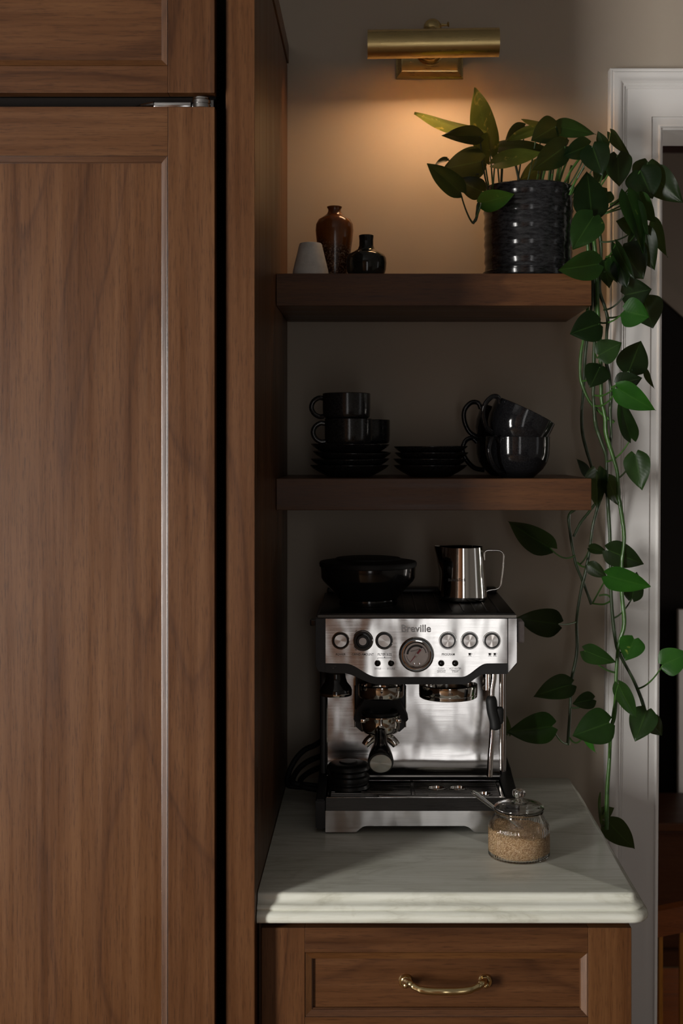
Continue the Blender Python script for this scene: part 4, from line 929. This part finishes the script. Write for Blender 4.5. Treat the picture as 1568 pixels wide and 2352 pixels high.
spn = thing('glass_spoon', 'clear glass spoon leaning out of the sugar jar', 'spoon', W(1232, 1930, dz-.006))
sp_path = [W(1083, 1818, dz+.004), W(1088, 1821, dz+.004), W(1096, 1827, dz+.003), W(1120, 1845, dz+.002), W(1150, 1868, dz), W(1190, 1898, dz-.003), W(1216, 1918, dz-.005)]
tube('handle', smooth_path(sp_path, 5), lambda t: 0.0036 if t < .03 else (0.0026 if t < .08 else 0.0024+.0012*math.sin(math.pi*min(1, t*1.4))), M['glass'], spn, 16)
bv, bf = lathe_vf([(0.0085*math.sin(math.pi*k/10), -0.0035*math.cos(math.pi*k/10)) for k in range(11)], 24)
bc_ = W(1226, 1926, dz-.006); rr = Matrix.Rotation(math.radians(37), 3, 'Y')
mesh('bowl', [bc_+rr @ Vector(p) for p in bv], bf, M['glass'], spn, smooth='all')

# ------------------------------------------------------------------ trailing pothos in a glazed pot
dpt = 2.285; spt = dpt/F; pxx = X(1213, dpt); pyy = dpt-D0
plant = thing('potted_pothos', 'trailing pothos in a speckled black pot, vines hanging past both shelves', 'plant', (pxx, pyy, S1T))
zr = Z(433, dpt); zbt = S1T+.016
pp = [(0,zbt),(96*spt,zbt),(99*spt,zbt+.002)]
nrg = 26
for i in range(nrg+1):
    z = zbt+.004+(zr-.004-zbt-.004)*i/nrg; r = (99.5+3.2*i/nrg)*spt+0.00085*math.sin(i*2.4)+0.0005*math.sin(i*5.1)
    pp.append((r, z))
pp += [(102.5*spt, zr-.001), (101*spt, zr), (97.5*spt, zr-.001), (97*spt, zr-.02), (0, zr-.02)]
potm = lathe('pot', pp, M['pot'], plant, 72, (pxx, pyy, 0), smooth='all')
lathe('pot_saucer', [(0,S1T+.0002),(98*spt,S1T+.0002),(102*spt,S1T+.003),(104*spt,S1T+.012),(104.5*spt,S1T+.019),(102.5*spt,S1T+.020),(101*spt,S1T+.014),(0,S1T+.013)], M['pot'], plant, 72, (pxx, pyy, 0), smooth=True)
lathe('soil', [(97*spt,zr-.016),(80*spt,zr-.012),(40*spt,zr-.010),(0,zr-.010)], M['soil'], plant, 40, (pxx, pyy, 0))
VINES = []
def vine(pts, r, mat, n=6):
    """pts: (px, py, distance)"""
    path = smooth_path([W(a, b, d) for a, b, d in pts], n)
    o = tube('vine', path, lambda t: r*(1.0+0.10*math.sin(t*40)), mat, plant, 9)
    pp_ = smooth_path([Vector((a, b, d)) for a, b, d in pts], n)
    VINES.extend(pp_); return o
def addd(pts, d): return [(a, b, d) for a, b in pts]
vine([(1300,430,2.26),(1322,440,2.25),(1345,465,2.24)]+addd([(1358,500),(1364,560),(1366,620),(1367,745),(1365.6,776),(1364,813),(1363,880),(1362,906),(1364,932),(1368,976),(1381,1015),(1391.6,1047),(1393,1088),(1395,1140),(1400.7,1240),(1402.5,1340),(1406,1408),(1415,1479),(1425.7,1508),(1454,1561),(1472,1604),(1481,1634)], 2.275), .0031, M['stem_d'])
vine([(1310,428,2.25),(1340,450,2.23)]+addd([(1365,490),(1378,545),(1380,600),(1376,664),(1389,706),(1395.5,737),(1393,766),(1391.6,828),(1399,865),(1403,906),(1401,945),(1403,1005),(1398,1030)], 2.255), .0030, M['stem_d'])
vine([(1305,432,2.30),(1345,470,2.30)]+addd([(1362,540),(1370,620),(1372,700),(1378,800),(1380,885),(1381,919),(1389,958),(1391.6,997),(1407,1047),(1417.6,1088),(1420,1140),(1424,1161),(1433,1233),(1427.5,1293),(1427.5,1361),(1433,1433),(1420,1483),(1415,1543.6),(1414,1597),(1409.6,1647),(1402.5,1676),(1399,1747),(1394,1818),(1392,1905)], 2.25), .0034, M['stem'])
vine([(1290,430,2.33),(1325,450,2.335)]+addd([(1345,520),(1352,620),(1350,700),(1342,766),(1334,812),(1332,854),(1335.6,880),(1350,916),(1365.6,935),(1389,955.7),(1410,970)], 2.28), .0028, M['stem'])
vine([(1295,430,2.34),(1330,455,2.34)]+addd([(1355,540),(1360,680),(1345,800),(1339.5,901),(1335.6,945),(1337,992),(1347,1036),(1356.5,1067),(1366,1110),(1374,1151),(1361,1208),(1354,1261),(1343.6,1318),(1334.6,1354),(1324,1422),(1324.6,1497),(1311,1568),(1309.6,1615),(1306,1676),(1303.6,1711)], 2.335), .0029, M['stem_d'])
vine(addd([(1338,1160),(1318,1172),(1306,1187),(1311,1236),(1322,1293.6),(1340,1340),(1358,1388)], 2.35), .0027, M['stem_d'])
vine(addd([(1372,1150),(1352.5,1176),(1333,1201),(1317,1233)], 2.345), .0026, M['stem_d'])
vine([(1140,440,2.22),(1112,446,2.20),(1098,470,2.19),(1094,500,2.19),(1085,513,2.19)], .0026, M['stem_d'])
def leaf(bx, by, tx, ty, wpx, d, kind='leaf', tip=-0.012, curl=0.10, fold=0.18, attach=None, roll=None, sag=0.25):
    wpx *= 1.12; b = W(bx, by, d); t = W(tx, ty, d+tip); ax_ = t-b; Ln = ax_.length; ax_.normalize()
    ratio = wpx*d/F/Ln
    if roll is None: roll = math.acos(max(0.25, min(1.0, ratio/0.74)))*random.choice((-1, 1))*0.75
    view = (b-Vector((0, -D0, CZ))).normalized()
    side = ax_.cross(view).normalized()
    S_ = (side*math.cos(roll)+view*math.sin(roll)); S_ = (S_-ax_*S_.dot(ax_)).normalized()
    Nn = ax_.cross(S_)
    if Nn.dot(view) > 0: Nn = -Nn
    wd = wpx*d/F/max(0.35, math.cos(roll))
    R, Cn = 16, 5
    hw = [.26,.60,.83,.95,1.0,1.0,.98,.945,.89,.82,.74,.64,.525,.40,.27,.13,.0]
    vs, fs, uv = [], [], []
    ph = random.random()*6
    for i in range(R+1):
        tt = i/R
        for j in range(-Cn, Cn+1):
            s = j/Cn; h_ = hw[i]*wd/2
            al = Ln*(tt-0.15*(abs(s)**1.3)*(1.25-.45*s*s)*(1-tt)**2.2*(1 if i < 9 else 1))
            up = -curl*Ln*tt*tt + fold*abs(s)*h_ - 0.10*h_*s*s + 0.025*Ln*math.sin(ph+s*2.2+tt*5)*abs(s)
            vs.append(b+ax_*al+S_*(h_*s)+Nn*(up)); uv.append((s/2+.5, tt))
    m_ = 2*Cn+1
    for i in range(R):
        for j in range(2*Cn): q = i*m_+j; fs.append((q, q+1, q+m_+1, q+m_))
    me = bpy.data.meshes.new('leaf'); me.from_pydata([tuple(v) for v in vs], [], fs); me.update()
    ul = me.uv_layers.new(name='UVMap')
    for lp in me.loops: ul.data[lp.index].uv = uv[lp.vertex_index]
    o = link('leaf', me, M[kind], plant, 'all')
    # petiole
    if attach is False: return o
    if attach is None:
        best = min(VINES, key=lambda p: (p.x-bx)**2+((p.y-by-18)*0.8)**2+((p.z-d)*900)**2)
        at = W(best.x, best.y, best.z)
    else: at = W(*attach)
    mid_ = (at+b)/2+Vector((0, 0, -sag*(at-b).length))
    pth = [at*(1-k/8)**2+mid_*(2*(k/8)*(1-k/8))+b*(k/8)**2 for k in range(9)]
    pm = M['stem'] if kind in ('leaf_bright', 'leaf_gold') or random.random() < .5 else M['stem_d']
    tube('petiole', pth, [.0017-.0005*k/8 for k in range(9)], pm, o, 7)
    return o
def rim(px, d=None): return (px, 452, d or 2.285)
# ---- crown above the pot
leaf(1126,355,1095,202,56,2.27,'leaf_gold',tip=.03,curl=-.04,attach=rim(1135,2.26))
leaf(1106,306,946,275,30,2.29,'leaf_gold',tip=.03,roll=1.1,attach=rim(1128,2.27))
leaf(1101,313,1016,306,38,2.25,'leaf_dark',attach=rim(1124,2.26))
leaf(1106,370,1018,388,66,2.24,'leaf_dark',attach=rim(1128,2.25))
leaf(1057,441,984,372,48,2.20,'leaf',attach=(1086,513,2.19))
leaf(1106,440,1048,412,46,2.24,'leaf_dark',attach=(1097,468,2.19))
leaf(1105,466,1182,448,44,2.18,'leaf_bright',attach=(1092,500,2.19))
leaf(1136,376,1245,341,36,2.22,'leaf_gold',attach=rim(1128,2.24))
leaf(1140,338,1262,334,30,2.27,'leaf_dark',attach=rim(1150))
leaf(1234,294,1163,319,22,2.26,'leaf_gold',attach=rim(1200))
leaf(1205,290,1160,320,30,2.29,'leaf_dark',attach=rim(1180))
leaf(1242,286,1197,278,12,2.30,'leaf_dark',attach=rim(1230))
leaf(1245,380,1195,416,40,2.31,'leaf_dark',attach=rim(1235))
leaf(1026,364,998,376,10,2.26,'leaf_dark',attach=(1100,400,2.24))
leaf(1278,291,1369,303,36,2.26,'leaf',attach=rim(1262))
leaf(1276,290,1222,322,58,2.25,'leaf_dark',attach=rim(1255))
leaf(1297,336,1225,392,56,2.22,'leaf_dark',attach=rim(1270))
leaf(1302,318,1262,322,34,2.29,'leaf_dark',attach=rim(1265))
leaf(1352,334,1294,358,46,2.23,'leaf_dark',attach=rim(1282,2.25))
leaf(1360,336,1383,402,62,2.21,'leaf_dark',attach=rim(1290,2.25))
leaf(1388,336,1372,302,24,2.25,'leaf_dark',attach=rim(1300))
leaf(1402,305,1441,361,22,2.27,'leaf_dark',attach=(1370,440,2.27))
leaf(1418,356,1421,426,58,2.25,'leaf_dark',attach=(1350,455,2.26))
leaf(1390,372,1368,420,40,2.28,'leaf_dark',attach=(1330,450,2.28))
leaf(1470,392,1498,455,76,2.24,'leaf_dark',attach=(1400,470,2.25))
leaf(1495,398,1564,466,62,2.25,'leaf_dark',tip=-.02,attach=(1405,472,2.26))
leaf(1488,372,1476,440,60,2.27,'leaf_dark',attach=(1400,475,2.27))
leaf(1358,493,1350,388,70,2.17,'leaf_dark',tip=.02,attach=(1356,505,2.20))
leaf(1362,497,1316,571,68,2.16,'leaf',attach=(1366,520,2.22))
leaf(1395,440,1372,470,40,2.28,'leaf_dark',attach=(1350,470,2.28))
leaf(1440,446,1490,573,42,2.20,'leaf',curl=.16,attach=(1380,490,2.24),sag=.05)
leaf(1462,452,1502,512,42,2.23,'leaf',attach=(1382,492,2.24),sag=.05)
leaf(1468,520,1416,508,46,2.23,'leaf',attach=(1378,555,2.25))
leaf(1456,470,1484,542,36,2.21,'leaf_dark',attach=(1384,492,2.24),sag=0)
leaf(1466,528,1500,621,58,2.22,'leaf_dark',attach=(1382,600,2.25))
leaf(1500,508,1526,592,26,2.25,'leaf',attach=(1462,452,2.23),sag=-.1)
leaf(1374,606,1283,622,60,2.13,'leaf',attach=(1376,618,2.22))
leaf(1428,575,1477,640,84,2.22,'leaf_dark',attach=(1385,618,2.25))
leaf(1413,561,1449,642,26,2.19,'leaf_dark',attach=(1392,590,2.23))
leaf(1420,600,1438,662,40,2.21,'leaf_dark',attach=(1382,625,2.24))
leaf(1386,600,1400,660,40,2.24,'leaf_dark',attach=(1378,600,2.25))
leaf(1402,592,1414,650,28,2.22,'leaf',attach=(1384,600,2.25))
leaf(1434,678,1496,664,66,2.22,'leaf_dark',attach=(1386,712,2.25))
leaf(1478,688,1499,753,70,2.24,'leaf_dark',attach=(1395,730,2.25))
leaf(1434,714,1490,728,62,2.18,'leaf_bright',attach=(1368,738,2.25))
leaf(1374,744,1311,766,66,2.20,'leaf_dark',attach=(1368,735,2.25))
# ---- middle stretch
leaf(1376,815,1427,787,52,2.22,'leaf',attach=(1366,812,2.27))
leaf(1377,843,1355,889,54,2.23,'leaf_dark',attach=(1338,875,2.27))
leaf(1444,852,1472,780,66,2.24,'leaf_dark',tip=.01,attach=(1402,890,2.25))
leaf(1418,882,1474,868,44,2.21,'leaf_dark',attach=(1366,908,2.26))
leaf(1482,852,1499,894,12,2.25,'leaf_dark',attach=(1450,850,2.24),sag=0)
leaf(1419,892,1503,947,50,2.19,'leaf_bright',attach=(1366,932,2.26))
leaf(1449,1006,1415,915,38,2.22,'leaf',tip=.01,curl=-.15,attach=(1394,1060,2.27))
leaf(1459,1044,1473,1126,54,2.23,'leaf',attach=(1416,1100,2.25))
leaf(1350,1090,1326,1053,18,2.32,'leaf_dark')
leaf(1370,1080,1368,1168,44,2.28,'leaf_dark')
leaf(1396,1098,1418,1162,36,2.27,'leaf_dark')
# ---- below the second shelf
leaf(1263,1258,1165,1204,52,2.31,'leaf_dark',attach=(1320,1276,2.34),sag=.35)
leaf(1395,1263,1478,1298,54,2.26,'leaf_dark',attach=(1403,1250,2.275))
leaf(1354,1258,1396,1268,20,2.31,'leaf_dark',attach=(1330,1296,2.34))
leaf(1352,1298,1392,1327,30,2.30,'leaf_dark',attach=(1326,1292,2.34))
leaf(1395,1322,1493,1352,52,2.20,'leaf_bright',attach=(1360,1386,2.33),sag=0)
leaf(1451,1374,1464,1312,40,2.26,'leaf_dark',tip=.01,attach=(1408,1420,2.275))
leaf(1281,1433,1188,1422,60,2.30,'leaf_dark',attach=(1323,1428,2.335),sag=.1)
leaf(1342,1494,1413,1525,40,2.22,'leaf',attach=(1414,1545,2.25),sag=.2)
leaf(1456,1468,1436,1517,54,2.24,'leaf_bright',attach=(1418,1500,2.26))
leaf(1522,1527,1582,1500,58,2.24,'leaf_bright',attach=(1463,1582,2.27))
leaf(1311,1572,1225,1596,50,2.30,'leaf_dark',attach=(1312,1585,2.33))
leaf(1420,1572,1457,1652,36,2.23,'leaf',attach=(1405,1650,2.25),sag=-.2)
leaf(1267,1668,1166,1684,64,2.29,'leaf',attach=(1303,1708,2.335))
leaf(1362,1606,1316,1616,36,2.31,'leaf_dark',attach=(1310,1625,2.33))
leaf(1398,1660,1316,1690,74,2.21,'leaf',attach=(1400,1742,2.25))
leaf(1342,1686,1366,1732,14,2.24,'leaf_bright',attach=(1308,1695,2.33))
leaf(1484,1632,1458,1703,58,2.25,'leaf',attach=(1480,1630,2.27))
leaf(1488,1650,1520,1690,40,2.28,'leaf_dark',attach=(1481,1634,2.27))
leaf(1397,1888,1457,1955,50,2.28,'leaf_dark',attach=(1392,1903,2.25),tip=0)
leaf(1380,1872,1409,1856,26,2.30,'leaf_dark',attach=(1393,1830,2.25))
leaf(1380,1892,1372,1822,8,2.29,'leaf',attach=(1392,1890,2.25))
leaf(1166,1684,1149,1630,20,2.33,'leaf_dark',attach=(1200,1676,2.33))
# a curled young shoot
tube('shoot', smooth_path([W(1360,1386,2.33), W(1385,1388,2.30), W(1402,1380,2.28), W(1403,1374,2.28), W(1392,1366,2.28), W(1375,1368,2.28)], 5), .0016, M['stem'], plant, 7)
# leaf stalks standing in the pot
for a, b, c, e, d in ((1150,450,1153,380,2.25),(1196,450,1184,380,2.26),(1240,450,1252,385,2.25),(1258,450,1266,360,2.27),(1272,450,1284,380,2.25),(1285,448,1345,345,2.24),(1308,448,1340,385,2.23),(1312,446,1356,400,2.24),(1300,448,1312,380,2.28),(1228,452,1236,400,2.28),(1262,450,1268,400,2.24),(1278,450,1300,372,2.26)):
    tube('stalk', smooth_path([W(a, b, d), W((a*.62+c*.38), (b+e)/2, d), W(c, e, d)], 5), .0021, M['stem'] if c > 1230 else M['stem_d'], plant, 8)

# ------------------------------------------------------------------ room beyond the doorway
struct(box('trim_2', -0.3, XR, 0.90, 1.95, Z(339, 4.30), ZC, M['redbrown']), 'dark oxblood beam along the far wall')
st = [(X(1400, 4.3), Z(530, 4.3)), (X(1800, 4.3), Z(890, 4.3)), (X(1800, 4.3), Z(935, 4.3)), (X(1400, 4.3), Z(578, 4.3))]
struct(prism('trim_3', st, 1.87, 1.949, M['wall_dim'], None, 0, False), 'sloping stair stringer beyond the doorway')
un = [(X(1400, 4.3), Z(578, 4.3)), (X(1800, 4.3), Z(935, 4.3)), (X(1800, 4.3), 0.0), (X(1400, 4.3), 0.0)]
struct(prism('wall_under_stair', un, 1.885, 1.949, M['dark_void'], None, 0, False), 'near-black sheet filling the space under the stairs')
gc = boxbm(X(1558, 4.22), X(1640, 4.22), 1.79, 1.82, 0.0, Z(1400, 4.22), 0.004)
tag(frombm('curtain_panel', gc, M['trim'], None, True), 'pale panel standing in the room beyond the doorway', 'panel')
sd = thing('sideboard', 'dark reddish-brown low sideboard in the room beyond the doorway', 'cabinet', (1.3, 1.55, 0.0))
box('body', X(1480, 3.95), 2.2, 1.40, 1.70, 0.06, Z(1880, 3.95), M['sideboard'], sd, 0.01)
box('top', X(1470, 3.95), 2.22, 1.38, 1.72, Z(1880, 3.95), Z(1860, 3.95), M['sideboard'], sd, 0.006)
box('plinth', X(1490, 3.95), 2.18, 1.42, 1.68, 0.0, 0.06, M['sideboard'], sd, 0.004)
dch = 2.74; ych = dch-D0
ch = thing('slat_chair', 'low orange-brown wooden chair with a slatted curved back beyond the doorway', 'chair', (0.82, ych+0.16, 0.0))
cr = smooth_path([W(1440, 2110, dch), W(1500, 2092, dch), (0.64, ych-0.002, Z(2078, dch)), (0.72, ych-.008, Z(2062, dch)), (0.82, ych-.012, Z(2056, dch)), (0.94, ych-.008, Z(2066, dch)), (1.04, ych, Z(2096, dch))], 5)
rv, rf = [], []
for i, p in enumerate(cr):
    for dy, dz2 in ((-.010,.020),(.010,.024),(.014,-.030),(-.012,-.034)): rv.append((p.x, p.y+dy, p.z+dz2-.02))
for i in range(len(cr)-1):
    for k in range(4): rf.append((i*4+k, i*4+(k+1)%4, i*4+4+(k+1)%4, i*4+4+k))
rf += [(3,2,1,0), tuple((len(cr)-1)*4+k for k in range(4))]
mesh('back_rail', rv, rf, M['chair_d'], ch, smooth=True)
seat_z = 0.30
for i in range(8):
    x = X(1516, dch)+i*(X(1564, dch)-X(1516, dch))
    if x > 1.02: break
    zt2 = Z(2120, dch)+0.012*min(1, (x-.58)/.2)
    box('back_slat', x-.0045, x+.0045, ych-.006, ych+.006, seat_z, zt2, M['chair'], ch, .002)
box('seat', 0.56, 1.05, ych-.01, ych+.36, seat_z-.025, seat_z, M['chair_d'], ch, .008)
for x in (0.585, 1.025):
    for y in (ych+.015, ych+.335): box('leg', x-.016, x+.016, y-.016, y+.016, 0.0, seat_z-.025, M['chair'], ch, .004)
# ------------------------------------------------------------------ unseen cabinets added on the rear wall for the steel to mirror
pt = thing('added_pantry_cabinet', 'unseen tall walnut pantry cabinet added on the rear wall for reflections', 'cabinet', (-0.78, -4.3, 0.0))
box('body', -1.50, -0.06, -4.58, -4.02, 0.08, 2.30, M['wood_v'], pt, .002)
for a, b in ((-1.49, -0.79), (-0.77, -0.07)): box('door', a, b, -4.02, -4.0, 0.10, 2.28, M['wood_v'], pt, .003)
box('plinth', -1.48, -0.08, -4.56, -4.06, 0.0, 0.08, M['black'], pt)
for x0_, x1_, lab in ((0.86, 1.58, 'unseen walnut base cabinet added for reflections beside the rear glazed door'), (1.60, 2.32, 'unseen walnut base cabinet added for reflections in the rear corner')):
    t = thing('added_rear_cabinet', lab, 'cabinet', ((x0_+x1_)/2, -4.3, 0.0))
    box('body', x0_, x1_, -4.58, -4.02, 0.08, 0.88, M['wood_v'], t, .002)
    box('door', x0_+.01, x1_-.01, -4.02, -4.0, 0.10, 0.86, M['wood_v'], t, .003)
    box('plinth', x0_+.01, x1_-.01, -4.56, -4.06, 0.0, 0.08, M['black'], t)
    box('worktop', x0_, x1_, -4.58, -3.98, 0.881, 0.91, M['marble'], t, .003)
